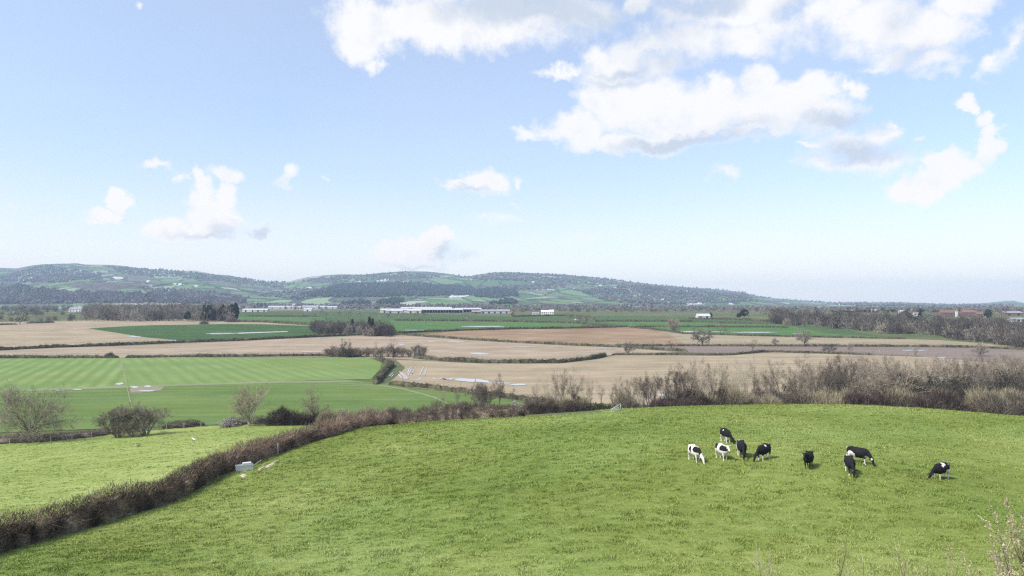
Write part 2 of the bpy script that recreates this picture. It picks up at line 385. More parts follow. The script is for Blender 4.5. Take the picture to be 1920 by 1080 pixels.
def hedgemat(name, cols, scale=.3, amt=.55):
    m, gn, b = newmat(name, .92, .1)
    p = pos(gn); n = gn.noise(p, scale, 3, .5); n2 = gn.noise(p, scale*9, 3, .7)
    f = gn.math('ADD', gn.math('MULTIPLY', n, .7), gn.math('MULTIPLY', n2, .3))
    k = len(cols)
    setc(gn, b, tone(gn, gn.ramp(f, [(.32 + .36*i/(k-1), c) for i, c in enumerate(cols)]), amt)); return m

M = {}
M['cow_pasture'] = grassmat('pasture_grass', (.098, .134, .026), (.172, .212, .050), (.27, .305, .098), .045, .8, 3.4, .7, .3, 0., .55)
M['left_pasture'] = grassmat('left_pasture_grass', (.165, .215, .050), (.238, .29, .08), (.33, .36, .135), .03, .35, 1.6, .5, .25)
M['plain'] = grassmat('valley_grass', (.065, .085, .035), (.10, .115, .05), (.14, .145, .07), .01, .1, 1.0)
M['water'] = newmat('puddle_water', .04, .5)[0]
b_ = M['water'].node_tree.nodes['Principled BSDF']; b_.inputs['Base Color'].default_value = (.38, .365, .335, 1); b_.inputs['IOR'].default_value = 1.5; b_.inputs['Roughness'].default_value = .12  # milky base colour also paints in the bright sky reflection
# ------------------------------------------------------------------ ground
def inpoly(x, y, poly):
    c = np.zeros(x.shape, bool); n = len(poly)
    for i in range(n):
        (x1, y1), (x2, y2) = poly[i], poly[(i+1) % n]
        k = (y1 > y) != (y2 > y)
        c ^= k & (x < (x2-x1)*(y-y1)/(y2-y1+1e-12)+x1)
    return c
MAIN = [(-110,1085),(0,1040),(143,999),(250,968),(333,941),(400,905),(428,888),(470,872),(520,853),(575,832),(633,817),(740,795),(860,787),(973,782),(1060,777),(1140,772)]
MAINW = [hit(*p) for p in MAIN]
FENCE = [(-150,842),(18,832),(95,828),(172,820),(243,811),(312,805),(377,800),(442,797),(503,794),(560,791)]
FENCEW = [hit(*p) for p in FENCE]
XI = np.arange(-261, 262.5, 1.5)
XO = np.geomspace(275, 3600, 34)
XS = np.concatenate([-XO[::-1], XI, XO])
YG = YK[YK <= 2300]
gx, gy = np.meshgrid(XS, YG); gz = H(gx, gy)
near = (gy < 190) & (gz > .1)
gz = gz + np.where(near, (fbm(gx/3, gy/3, 3, 2)-.44)*.10*np.clip(gz/3, 0, 1), 0)
nx_, ny_ = len(XS), len(YG)
idx = (np.arange(ny_-1)[:, None]*nx_ + np.arange(nx_-1)[None]).ravel()
Q = np.stack([idx, idx+1, idx+1+nx_, idx+nx_], -1)
cxs = (gx[:-1, :-1]+gx[1:, 1:]).ravel()/2; cys = (gy[:-1, :-1]+gy[1:, 1:]).ravel()/2
hl = [(p[0], p[1]) for p in MAINW]
cowpoly = [(hl[0][0]-12, hl[0][1]-24)] + hl + [(14, 150), (30, 172), (60, 178), (110, 168), (150, 150), (262, 120), (262, -60), (-60, -60)]
leftpoly = [(-262, 150)] + [(p[0], p[1]) for p in FENCEW] + [(hl[10][0], hl[10][1]+8)] + hl[10::-1] + [(hl[0][0]-12, hl[0][1]-24), (-60, -60), (-262, -60)]
isC = inpoly(cxs, cys, cowpoly); isL = inpoly(cxs, cys, leftpoly) & ~isC
V_ = np.stack([gx.ravel(), gy.ravel(), gz.ravel()], -1)
def sub(mask):
    f = Q[mask]; u, inv = np.unique(f, return_inverse=True); return V_[u], [inv.reshape(-1, 4)]
for nm, mk_, mt, lb in (('ground', ~(isC | isL), 'plain', 'rough green valley ground between the fields'),
                    ('cow_pasture', isC, 'cow_pasture', 'domed green pasture on which the cows graze'),
                    ('left_pasture', isL, 'left_pasture', 'bright yellow-green pasture left of the long hedge')):
    v_, f_ = sub(mk_)
    tag(obj(nm, mk_mesh(nm, v_, f_, M[mt], True)), lb, 'ground', kind='structure')
def ground_z(x, y):      # with the same small unevenness as the mesh
    z = H(x, y); k = (y < 190) & (z > .1)
    return z + np.where(k, (fbm(x/3, y/3, 3, 2)-.44)*.10*np.clip(z/3, 0, 1), 0)

# far hills: a polar sheet
HP = np.arange(-900, 2901, 7.); HY = np.concatenate([[2240], np.linspace(2300, 9200, 120), np.array([9400., 9700.])])
hp, hy = np.meshgrid(HP, HY); hx = (hp-CX)/F*hy; hz = hillz(hx, hy); hz[0] -= .5
nx2 = len(HP); idx = (np.arange(len(HY)-1)[:, None]*nx2 + np.arange(nx2-1)[None]).ravel()
m, gn, b = newmat('hill_fields', .95, .05)
p = pos(gn); p2 = gn.vec('MULTIPLY', gn.vec('ADD', p, gn.vec('MULTIPLY', gn.noise(p, .002, 3, out=1), (420, 420, 0))), (1., .55, 0.))
vor = gn.n.new('ShaderNodeTexVoronoi'); vor.inputs['Scale'].default_value = .0070; gn.l.new(p2, vor.inputs['Vector'])
vr = gn.sep(vor.outputs['Color'])[0]
fieldc = gn.ramp(vr, [(0, (.07, .13, .05)), (.2, (.12, .20, .08)), (.36, (.13, .20, .085)), (.5, (.21, .27, .15)), (.62, (.10, .16, .065)), (.74, (.32, .33, .26)), (.8, (.13, .18, .085)), (.9, (.50, .50, .47)), (.93, (.14, .12, .10))], 'CONSTANT')
ve = gn.n.new('ShaderNodeTexVoronoi'); ve.feature = 'DISTANCE_TO_EDGE'; ve.inputs['Scale'].default_value = .0070; gn.l.new(p2, ve.inputs['Vector'])
edge = gn.math('LESS_THAN', ve.outputs['Distance'], .06)
col = gn.mix(gn.math('MULTIPLY', edge, .9), fieldc, (.04, .04, .036))
wood = gn.smooth(gn.math('ADD', gn.noise(gn.vec('MULTIPLY', p, (1, .5, 1)), .0022, 4, .6), gn.math('MULTIPLY', gn.noise(p, .03, 3, .7), .18)), .66, .70)
woodc = gn.ramp(gn.noise(p, .02, 4, .75), [(.3, (.05, .048, .045)), (.5, (.09, .08, .075)), (.62, (.13, .12, .11)), (.75, (.19, .18, .165))])
setc(gn, b, gn.mix(wood, col, woodc)); M['hill'] = m
hills = tag(obj('hills', mk_mesh('hills', np.stack([hx.ravel(), hy.ravel(), hz.ravel()], -1), [np.stack([idx, idx+1, idx+1+nx2, idx+nx2], -1)], m, True)),
            'blue-green wooded hills with small fields along the horizon', 'hills', kind='structure')

# ------------------------------------------------------------------ fields as sheets over the plain
import bmesh
def field(name, label, mat, poly, lift, wobble=0, world_pts=None):
    P = world_pts if world_pts is not None else [hit(*q) for q in poly]
    if wobble:
        rs = random.Random(len(label)); out = []
        for i, a in enumerate(P):
            b2 = P[(i+1) % len(P)]
            for k in range(4):
                t = k/4; out.append([a[0]*(1-t)+b2[0]*t + rs.uniform(-1, 1)*wobble, a[1]*(1-t)+b2[1]*t + rs.uniform(-1, 1)*wobble*1.5])
        P = out
    bm = bmesh.new(); vs = [bm.verts.new((q[0], q[1], 0)) for q in P]; bm.faces.new(vs)
    ys = [q[1] for q in P]
    for y in YK[(YK > min(ys)) & (YK < max(ys)) & (YK > 450)]:
        bmesh.ops.bisect_plane(bm, geom=bm.verts[:]+bm.edges[:]+bm.faces[:], plane_co=(0, y, 0), plane_no=(0, 1, 0), dist=1e-4)
    bmesh.ops.triangulate(bm, faces=bm.faces[:])
    co = np.array([v.co[:] for v in bm.verts]); z = H(co[:, 0], co[:, 1])
    for v, zz in zip(bm.verts, z): v.co.z = zz + lift
    me = bpy.data.meshes.new(name); bm.normal_update()
    for f in bm.faces:
        if f.normal.z < 0: f.normal_flip()
    bm.to_mesh(me); bm.free(); me.materials.append(mat)
    return tag(obj(name, me), label, 'water' if 'puddle' in name else 'field', kind='structure')
vp = lambda v: ((v-CX)/F, 1.0)
M['crop_upper'] = stripemat('striped_young_crop', (.105, .175, .042), (.225, .285, .11), vp(330), 6.4, .52, (.15, .17, .035), .4, .05, smin=.25, smax=.6)
M['crop_upper2'] = stripemat('striped_young_crop_east', (.12, .185, .052), (.205, .265, .095), vp(140), 6.4, .45, (.15, .18, .04), .35, .05, smin=.3, smax=.65)
M['crop_lower'] = stripemat('lower_young_crop', (.065, .12, .026), (.165, .215, .072), (1, .04), 9, .25, (.15, .18, .04), .5, .3)
M['stubble'] = stripemat('stubble', (.205, .162, .102), (.43, .345, .238), (1, .12), 24, .15, (.22, .20, .115), .45, .3, .12)
M['stubble2'] = stripemat('stubble_pinkish', (.21, .163, .112), (.425, .338, .245), (1, .05), 30, .15, (.22, .185, .12), .35, .3, .10)
M['ochre'] = stripemat('ochre_soil', (.18, .12, .07), (.36, .26, .165), (1, .03), 45, .3, (.20, .115, .07), .8, .3, .1)
M['sand'] = stripemat('sandy_stubble', (.20, .165, .105), (.37, .305, .205), (1, .02), 30, .3, (.19, .175, .10), .3, .3)
M['umber'] = stripemat('umber_soil', (.155, .12, .10), (.235, .185, .155), (1, .02), 20, .25, (.20, .165, .13), .35, .3)
M['green_deep'] = stripemat('deep_green_crop', (.025, .062, .016), (.068, .12, .034), (1, .1), 20, .2, (.07, .11, .035), .3)
M['green_mid'] = stripemat('mid_green_crop', (.045, .105, .026), (.10, .175, .055), (1, .06), 20, .15, (.09, .14, .045), .4)
M['green_slope'] = stripemat('slope_pasture', (.045, .08, .028), (.075, .115, .042), (1, .1), 40, .1, (.10, .11, .055), .5)
M['track'] = stripemat('pale_track', (.15, .18, .09), (.24, .255, .15), (1, .05), 4, .3)
M['mud'] = stripemat('muddy_ground', (.20, .17, .115), (.28, .24, .175), (1, .1), 6, .2)
fld = [
 ('field','green slope field below the long white barns','green_slope',[(430,603),(400,597),(470,584),(560,583),(640,584),(720,585),(800,588),(960,594),(1060,593),(1190,592),(1290,595),(1480,601),(1560,613),(1700,640),(1180,614),(700,612)],.04),
 ('field','brown stubble field at the far left edge of the valley','stubble',[(-400,672),(-400,608),(0,604),(60,603),(200,600),(300,598),(420,599),(500,605),(592,612),(700,625),(560,634),(330,645),(100,652),(0,657)],.08),
 ('field','dark green wedge-shaped field holding a long pool','green_deep',[(166,616),(240,611.5),(300,609.5),(385,608.5),(430,607.5),(490,608),(540,609.5),(600,612.5),(700,619),(740,624),(640,629.5),(560,633.5),(450,638.5),(345,642),(320,637),(275,633),(230,626)],.14),
 ('field','bright green field between the far wood and the dark copse','green_mid',[(400,603),(450,593.5),(600,593.5),(620,604),(590,608),(520,604),(460,602)],.12),
 ('field','bright green field right of the dark copse','green_mid',[(730,601),(960,603.5),(1080,606),(1180,612.5),(1100,615.5),(960,616.5),(860,619),(740,624)],.12),
 ('field','green field right of the white farmhouse, cut by thin hedges','green_mid',[(1110,601),(1290,604.5),(1450,606.5),(1560,626),(1700,634),(1440,630.5),(1300,626),(1215,613.5),(1180,612)],.12),
 ('field','ochre soil field with reddish streaks in the middle of the valley','ochre',[(800,627),(860,620.5),(960,618),(1100,616),(1180,613.5),(1220,616),(1250,624),(1290,646),(1200,650),(1060,646),(900,637),(780,630)],.10),
 ('field','sandy field strip beneath the two bare field trees','sand',[(1220,616),(1280,626.5),(1440,631),(1620,633),(1760,638),(1860,645),(1940,652),(1700,649),(1420,648.5),(1290,648),(1250,624)],.12),
 ('field','pinkish stubble field crossed by a shallow pool, behind the curved hedge','stubble2',[(-400,694),(-400,672),(0,657.5),(100,652.5),(330,645.5),(560,634.5),(720,627),(800,630),(900,637),(1060,646),(1200,652.5),(1300,660),(1150,665),(1120,671),(1050,680),(900,681),(800,676),(660,669),(330,671),(0,671)],.10),
 ('field','dark brown soil strip between two thin hedges','umber',[(1150,651),(1290,649),(1600,649.5),(1830,652),(2000,660),(2100,700),(1700,667),(1560,663),(1450,660),(1380,665.5),(1280,661)],.13),
 ('field','large pale stubble field with flooded tramlines behind the stream trees','stubble',[(742,675),(800,677),(900,682),(1050,682),(1125,673),(1155,666),(1280,664),(1400,664),(1450,661),(1560,664),(1700,668),(2100,690),(2200,748),(1500,756),(1180,760),(1000,752),(900,739),(800,730),(726,721),(750,700),(760,690)],.12),
 ('field','upper striped crop field left of the wire fence line','crop_upper',[(-400,686),(0,672.5),(226,671.5),(240,724),(0,732),(-400,752)],.12),
 ('field','upper striped crop field right of the wire fence line','crop_upper2',[(226,671.5),(690,670),(716,680),(713,692),(696,711),(500,716),(240,724)],.12),
 ('field','lower green crop field behind the two bare roadside trees','crop_lower',[(-400,756),(0,736),(240,727),(500,719),(700,716.5),(760,727),(860,737),(960,752),(1030,770),(930,778),(700,790),(560,790),(400,797),(150,806),(0,812),(-400,832)],.12),
 ('track','pale farm track between the upper and lower crop fields','track',[(-400,752),(0,732),(240,724),(500,716),(650,713.5),(690,716.5),(500,719),(240,727.5),(0,736),(-400,756)],.16),
 ('track','faint pale wheel track curving down the lower field','track',[(640,719.8),(700,721.4),(760,729.5),(815,744.6),(852,762),(847,762),(808,745.2),(754,731),(700,722.6),(640,720.7)],.17),
 ('mud_patch','muddy patch beside the wire fence crossing','mud',[(243,730),(260,725.5),(310,726),(300,733),(262,737),(244,737)],.18),
 ('field','bare reddish soil strip beyond the far left green field','ochre',[(500,580.5),(600,578.5),(604,581.8),(500,582.5)],.14),
 ('field','dark green strip beside the brown field at the far right','green_slope',[(1690,603),(1900,598),(2100,600),(2100,608),(1850,607)],.06),
 ('field','reddish brown field at the far right edge','umber',[(1760,612),(1850,607),(2100,608),(2100,640),(1900,628),(1830,625)],.09),
]
for nm, lb, mt, pl, lf in fld: field(nm, lb, M[mt], pl, lf)
def ell(cx, cy, rx, ry, n=14, tilt=0., seed=1):
    rs = random.Random(seed+cx); o = []
    for i in range(n):
        a = 2*math.pi*i/n; k = rs.uniform(.72, 1.1)
        x = rx*math.cos(a); y = ry*math.sin(a)*k; o.append((cx+x, cy+y+tilt*x))
    return o
PUD = [('long white pool of floodwater in the dark green field',[(384,625.7),(400,624.8),(450,624.2),(500,622.6),(541,621.4),(538,622.6),(500,624),(450,626),(420,627),(395,627.2)]),
 ('thin pool along the bottom of the bright green far field',ell(905,612.3,42,.9)),('faint pool beside the curved road hedge',ell(785,619.5,30,.6)),
 ('pool at the foot of the bushy field tree',[(1252,622.4),(1268,621.2),(1300,621.6),(1312,622.2),(1290,624),(1262,624.4)]),('narrow pool right of the bushy field tree',ell(1345,622.6,14,.5)),
 ('thin pool crossing the green field under the far wood',ell(1415,623.4,46,.7)),('short pool left of the second field tree',ell(1498,626,14,.8)),
 ('white pool in the middle of the pinkish stubble field',ell(899,663.8,19,1.8,tilt=.03)),('streak of water in the stubble behind the curved hedge',ell(985,651,24,.5)),('second streak of water behind the curved hedge',ell(1046,651.6,10,.4)),
 ('broken puddle near the end of the curved hedge',ell(1135,654.6,18,1.0)),('small puddle row in the stubble above the copse of poles',ell(855,641,16,.9)),('tiny puddle in the stubble left of the car',ell(808,641,7,.6)),
 ('small puddle by the edge of the far left stubble',ell(252,631.5,13,.9,tilt=.05)),('small puddle at the corner of the dark green wedge field',ell(323,638.5,9,.8)),('tiny puddle alone in the far left stubble',ell(140,616.6,4,.5)),
 ('bright puddle just above the crossing of track and wire fence',ell(224,720.5,8,2.1,tilt=-.1)),('puddle in the muddy patch by the wire fence',ell(252,726.8,8,1.8)),('puddle on the track right of the wire fence',ell(277,725.5,7,1.8)),('puddle below the track right of the wire fence',ell(275,734,16,1.3)),
 ('watery rut in the track above the round oak',ell(145,731.6,9,.9)),('watery rut in the track, left of the round oak top',ell(112,733.2,8,.7)),
 ('long flood pool along the big stubble field',[(852,712),(862,710.4),(900,712),(916,715),(918,718.5),(880,717),(855,714.5)]),('flood pool tail among the stubble',ell(935,719.5,26,1.2)),
 ('flood pool in the stubble, left part',ell(838,711.5,14,1.3)),('pool glinting behind the fan-shaped tree',ell(1245,742,14,1.6)),('pool glinting behind the first stream trees',ell(972,722,16,2.)),
 ('pale pool strip in the dark soil behind the stream wood',ell(1587,662.2,8,1.)),('pale pool strip far right in the brown soil',ell(1765,671.5,10,1.3)),('pool edge at the end of the dark soil strip',ell(1715,657.5,26,1.)),
 ('row of small puddles in the stubble near the bushes',ell(590,660,26,.9)),('puddle strip beside the dead tree',ell(752,646.8,9,.7))]
for i, (lb, pl) in enumerate(PUD): field('puddle', lb, M['water'], pl, .26)
# water standing in the tramlines of the flooded corner: thin curved sheets
rs = random.Random(4); k = 0
lines = [[(760,692),(762,688)],[(768,700),(772,694),(778,690)],[(764,700),(768,692),(774,688)],[(772,702),(776,696),(780,689)],[(766,704),(767,700)],[(772,704),(773,700)],[(786,704),(790,698),(794,689)],[(796,704),(798,697),(801,689)],[(792,704),(796,703)],
 [(744,700),(749,698),(757,706),(760,712)],[(741,704),(746,702),(754,710)],[(749,697),(760,705),(764,711)],[(730,706),(734,702),(738,699)],[(734,707),(738,703)],[(764,712),(774,713)],[(776,713.5),(782,713),(790,714.5)],[(785,709),(790,712)],[(768,719),(776,720.5)],[(786,718.5),(798,720.5)],[(806,709),(808,709.5)],[(812,709),(816,712)],[(822,708),(834,711.5),(846,713)],[(828,711),(846,714.5)],[(762,691),(770,694),(766,700)]]
for ln in lines:
    W = [hit(*q) for q in ln]; Lp = []; Rp = []
    for i, w in enumerate(W):
        a = W[max(0, i-1)]; b_2 = W[min(len(W)-1, i+1)]; t = np.array([b_2[0]-a[0], b_2[1]-a[1]]); t /= np.linalg.norm(t); n2 = np.array([-t[1], t[0]])
        wd = rs.uniform(.09, .26) + abs(t[0])*.55; Lp.append(w[:2]+n2*wd); Rp.append(w[:2]-n2*wd)
    field('puddle', 'thin curved puddle in a flooded tramline of the big stubble field', M['water'], None, .26, world_pts=[tuple(q) for q in Lp]+[tuple(q) for q in Rp[::-1]])['group'] = 'flooded tramlines'
# ------------------------------------------------------------------ bare trees
M['bark'] = twigmat('bark', [(.10, .085, .065), (.22, .19, .15), (.38, .345, .28)], .8, .6)
M['twig'] = twigmat('twigs', [(.10, .082, .066), (.20, .162, .125), (.34, .285, .215)], .3, .6)
M['twig_pale'] = twigmat('twigs_pale', [(.24, .20, .14), (.32, .28, .19), (.40, .36, .25)], .3, .4)
M['twig_far'] = twigmat('twigs_far', [(.10, .083, .070), (.19, .16, .13), (.30, .262, .21)], .2, .8)
M['twig_dark'] = twigmat('twigs_dark', [(.05, .045, .04), (.10, .085, .075), (.15, .125, .11)], .5, .4)
M['ivy'] = twigmat('ivy_leaves', [(.022, .026, .015), (.045, .05, .028), (.08, .085, .048)], .9, .2)
M['evergreen'] = twigmat('evergreen_leaves', [(.018, .026, .016), (.032, .045, .026), (.055, .07, .04)], .6, .3)
M['blossom'] = twigmat('blossom', [(.42, .36, .33), (.62, .56, .54), (.78, .74, .72)], 1.5, .2)
M['catkin'] = twigmat('catkins', [(.24, .21, .11), (.38, .33, .20), (.54, .48, .34)], 2.5, .1)

def unit(a): return a / (np.linalg.norm(a, axis=-1, keepdims=True) + 1e-9)
def grow(rg, P, Dv, L, Rr, seg, wob, trop):
    """polylines from bases P along Dv; returns points (n, seg+1, 3) and directions"""
    n = len(P); pts = [P]; d = Dv; ds = [Dv]
    for i in range(seg):
        d = unit(d + rg.normal(0, wob, (n, 3)) + np.array([0, 0, trop]))
        pts.append(pts[-1] + d * (L / seg)[:, None]); ds.append(d)
    return np.stack(pts, 1), np.stack(ds, 1)
def spawn(rg, pts, ds, L, Rr, m, t0, ang, ratio, rr, taper=.6, strat=False):
    n, k, _ = pts.shape
    t = rg.uniform(t0, 1, (n, m)); t[:, 0] = 1.0
    f = t * (k-1); i = np.minimum(f.astype(int), k-2); fr = (f - i)[..., None]
    ar = np.arange(n)[:, None]
    P = pts[ar, i]*(1-fr) + pts[ar, i+1]*fr; d = ds[ar, i+1]
    rnd = unit(rg.normal(0, 1, (n, m, 3)))
    if strat: aa = (np.arange(m)*2.399963)[None] + rg.uniform(-.3, .3, (n, m)); rnd = np.stack([np.cos(aa), np.sin(aa), aa*0], -1)
    per = unit(np.cross(d, rnd))
    a = rg.normal(ang, ang*.28, (n, m))[..., None]; a[:, 0] *= .45
    nd = unit(d*np.cos(a) + per*np.sin(a))
    nl = L[:, None]*ratio*rg.uniform(.65, 1.2, (n, m))*(1.12 - .5*t)
    nr = Rr[:, None]*(1-taper*t)*rr
    return P.reshape(-1, 3), nd.reshape(-1, 3), nl.ravel(), nr.ravel()
def tubes(pts, R0, R1, n):
    """vectorised tapered tubes; returns V, quads"""
    N, k, _ = pts.shape
    T = unit(np.gradient(pts, axis=1)); a = unit(np.cross(T, np.array([.31, .2, .93]))); b = np.cross(a, T)
    rad = (R0[:, None]*(1-np.linspace(0, 1, k)) + R1[:, None]*np.linspace(0, 1, k))[..., None, None]
    th = np.arange(n)*2*np.pi/n
    V = pts[:, :, None] + rad*(a[:, :, None]*np.cos(th)[:, None] + b[:, :, None]*np.sin(th)[:, None])
    base = (np.arange(N)*k*n)[:, None, None] + (np.arange(k-1)*n)[None, :, None]; j = np.arange(n); j2 = (j+1) % n
    q = np.stack([base+j, base+j2, base+j2+n, base+j+n], -1)
    return V.reshape(-1, 3), q.reshape(-1, 4)
def slivers(rg, P, Dv, L, w):
    """twigs: long thin triangles standing at random roll"""
    s = unit(np.cross(Dv, rg.normal(0, 1, P.shape))) * (w/2)[:, None]
    V = np.stack([P - s, P + s, P + Dv*L[:, None]], 1).reshape(-1, 3)
    return V, np.arange(len(V)).reshape(-1, 3)
def leaves(rg, P, size, flatz=1.):
    a = unit(rg.normal(0, 1, P.shape)); b = unit(np.cross(a, rg.normal(0, 1, P.shape)))
    sz = (size*rg.uniform(.6, 1.4, len(P)))[:, None]; c = unit(np.cross(a, b)) 
    V = np.stack([P-a*sz, P+b*sz*.6, P+a*sz, P-b*sz*.6+c*sz*.2], 1).reshape(-1, 3)
    return V, np.arange(len(V)).reshape(-1, 4)
def tree_meshes(seed, h, w, th, limbs=7, ang=.7, trop=.05, n2=6, n3=6, n4=6, n5=0, tw=.03, stems=1, r0=None, lean=0, start=.45, name='bare', squash=1., sides=(7, 5, 3)):
    """unit: metres. returns (trunk mesh, crown mesh); crown scaled into an uneven envelope of height h and width w"""
    rg = np.random.default_rng(seed)
    r0 = r0 or h*.022
    P = np.zeros((stems, 3)); Dv = np.tile([0, 0, 1.], (stems, 1)) 
    if stems > 1:
        an = np.arange(stems)*2*np.pi/stems + rg.uniform(0, .8, stems); P = np.stack([np.cos(an)*r0*2, np.sin(an)*r0*2, an*0], -1)
        Dv = unit(np.stack([np.cos(an), np.sin(an), an*0+1.9+rg.uniform(-.8, 1.5, stems)], -1))
    Dv = unit(Dv + np.array([lean, 0, 0]))
    TL = np.full(stems, th if stems == 1 else h*.42) * rg.uniform(.85, 1.15, stems)
    R1 = np.full(stems, r0 if stems == 1 else r0*.6)
    pt, ds = grow(rg, P, Dv, TL, R1, 5, .05 if stems == 1 else .1, .03)
    tv, tq = [], []; nv = 0
    def addt(pts, a, b2, n):
        nonlocal nv
        V, q = tubes(pts, a, b2, n); tv.append(V); tq.append(q+nv); nv += len(V)
    addt(pt, R1*1.15, R1*.7, sides[0])
    LL = np.full(stems, (h-th)*.62 if stems == 1 else h*.42)
    P, Dv, L, Rr = spawn(rg, pt, ds, LL, R1, limbs, start, ang, 1., .62, strat=stems == 1)
    if stems == 1:
        zc = (th*.55+h)/2; ax = np.array([w/2, w/2, (h-th*.55)/2]); o_ = (P-np.array([0, 0, zc]))/ax; d_ = Dv/ax
        A_ = (d_**2).sum(-1); B_ = (o_*d_).sum(-1); C_ = (o_**2).sum(-1)-1; L = np.maximum((-B_+np.sqrt(np.maximum(B_**2-A_*C_, 0)))/A_, h*.1)*.74
    pt, ds = grow(rg, P, Dv, L, Rr, 6, .16, trop); addt(pt, Rr, Rr*.35, sides[1])
    P, Dv, L, Rr = spawn(rg, pt, ds, L, Rr, n2, .2, .72, .55, .5)
    pt, ds = grow(rg, P, Dv, L, Rr, 4, .18, trop); addt(pt, Rr, Rr*.35, sides[2])
    P, Dv, L, Rr = spawn(rg, pt, ds, L, Rr, n3, .15, .7, .55, .45)
    pt, ds = grow(rg, P, Dv, L, Rr, 2, .2, trop)
    cv, cf4, cf3 = [], [], []; nc = 0
    V, q = tubes(pt, np.maximum(Rr, tw*.4), np.maximum(Rr*.4, tw*.3), 3); cv.append(V); cf4.append(q); nc += len(V)
    P, Dv, L, Rr = spawn(rg, pt, ds, L, Rr, n4, .1, .65, .75, .5)
    if n5:
        pt, ds = grow(rg, P, Dv, L, Rr, 2, .2, trop)
        V, t = slivers(rg, P, ds[:, 1], L, np.full(len(P), tw*1.2)); cv.append(V); cf3.append(t+nc); nc += len(V)
        P, Dv, L, Rr = spawn(rg, pt, ds, L, Rr, n5, .1, .6, .8, .5)
    V, t = slivers(rg, P, unit(Dv + np.array([0, 0, trop*2])), L*1.15+.15, np.full(len(P), tw)*rg.uniform(.7, 1.3, len(P))); cv.append(V); cf3.append(t+nc)
    TV = np.concatenate(tv); CV = np.concatenate(cv)
    allz = CV[:, 2]; zs = h/np.percentile(allz, 99.5); rad = np.hypot(CV[:, 0], CV[:, 1]); xs = (w/2)/np.percentile(rad, 97)
    for A_ in (TV, CV):
        k = np.clip(A_[:, 2]/max(th, h*.12), 0, 1)
        A_[:, 2] *= zs; s_ = 1+(xs-1)*k; A_[:, 0] *= s_; A_[:, 1] *= s_
    return (mk_mesh(name+'_trunk', TV, [np.concatenate(tq)], M['bark'], True), mk_mesh(name+'_crown', CV, [np.concatenate(cf4), np.concatenate(cf3)], M['twig']))
ORD = ['first', 'second', 'third', 'fourth', 'fifth', 'sixth', 'seventh', 'eighth', 'ninth', 'tenth', 'eleventh', 'twelfth', 'thirteenth', 'fourteenth', 'fifteenth', 'sixteenth', 'seventeenth', 'eighteenth', 'nineteenth', 'twentieth']
class Kind:
    """a kind of tree of unit size kept as data; place() makes an Empty with its parts"""
    def __init__(s, name, parts, h, w): s.name, s.parts, s.h, s.w = name, parts, h, w
    def place(s, px, Y, h, label, group=None, cat='tree', width=None, rz=None, mats=None, name=None, sink=.05, p=None):
        p = at(px, Y) if p is None else p
        k = h/s.h; kw = k if width is None else width/s.w
        rz = RNG.uniform(0, 6.28) if rz is None else rz
        if len(s.parts) == 1:
            o = obj(name or s.name, s.parts[0][1], None, (p[0], p[1], p[2]-sink), rz, (kw, kw, k))
            tag(o, label, cat, group); return o
        e = empty(name or s.name, (p[0], p[1], p[2]-sink), rz, (kw, kw, k)); tag(e, label, cat, group)
        for pn, me in s.parts: obj(pn, me, e)
        return e
RNG = random.Random(7)
def kind(name, tm, h, w): return Kind(name, [('trunk', tm[0]), ('crown', tm[1])], h, w)
def swap(tm, mat_c=None, mat_t=None):
    a, b2 = tm
    if mat_c: b2.materials[0] = mat_c
    if mat_t: a.materials[0] = mat_t
    return tm
OAK = kind('oak_tree', tree_meshes(11, 14, 19, 3.2, limbs=17, ang=.9, trop=.02, n2=10, n3=7, n4=5, n5=2, tw=.042, start=.7), 14, 19)
POP = kind('bare_tree', swap(tree_meshes(12, 14, 9, 2.4, limbs=14, ang=.62, trop=.10, n2=7, n3=6, n4=5, n5=2, tw=.042, start=.35), M['twig_pale']), 14, 9)
ALD = [kind('bare_tree', tree_meshes(20+i, 15, 8.5, 4, limbs=8, ang=.5, trop=.10, n2=6, n3=6, n4=5, n5=2, tw=.046, start=.3), 15, 8.5) for i in range(2)]
FAN = [kind('bare_tree', tree_meshes(30+i, 13, 9.5, 1, limbs=4, ang=.32, trop=.07, n2=6, n3=5, n4=5, n5=2, tw=.044, stems=6+i, r0=.28, start=.1), 13, 9.5) for i in range(2)]
SLIM = [kind('bare_tree', tree_meshes(36+i, 13, 5, 4, limbs=8, ang=.42, trop=.16, n2=5, n3=5, n4=5, n5=1, tw=.034, start=.3, r0=.16), 13, 5) for i in range(2)]
RND = [kind('bare_tree', tree_meshes(40+i, 15, 13, 3.2, limbs=9, ang=.85, trop=.04, n2=7, n3=6, n4=5, n5=2, tw=.048, start=.4), 15, 13) for i in range(2)]
THK = [kind('bushy_tree', tree_meshes(44+i, 9, 9, .6, limbs=5, ang=.5, trop=.04, n2=6, n3=6, n4=5, n5=2, tw=.030, stems=8, r0=.18, start=.05), 9, 9) for i in range(2)]
DEAD = kind('dead_tree', swap(tree_meshes(50, 11, 9, 3.5, limbs=6, ang=.9, trop=.0, n2=4, n3=3, n4=2, n5=0, tw=.05, start=.5, r0=.5), M['twig_dark'], M['twig_dark']), 11, 9)
FT = [kind('field_tree', swap(tree_meshes(60+i, 14, 14, 3, limbs=10, ang=.9, trop=.03, n2=7, n3=6, n4=5, n5=0, tw=.16, start=.5, sides=(6, 4, 3), r0=.45), M['twig_far'], M['twig_dark']), 14, 14) for i in range(2)]
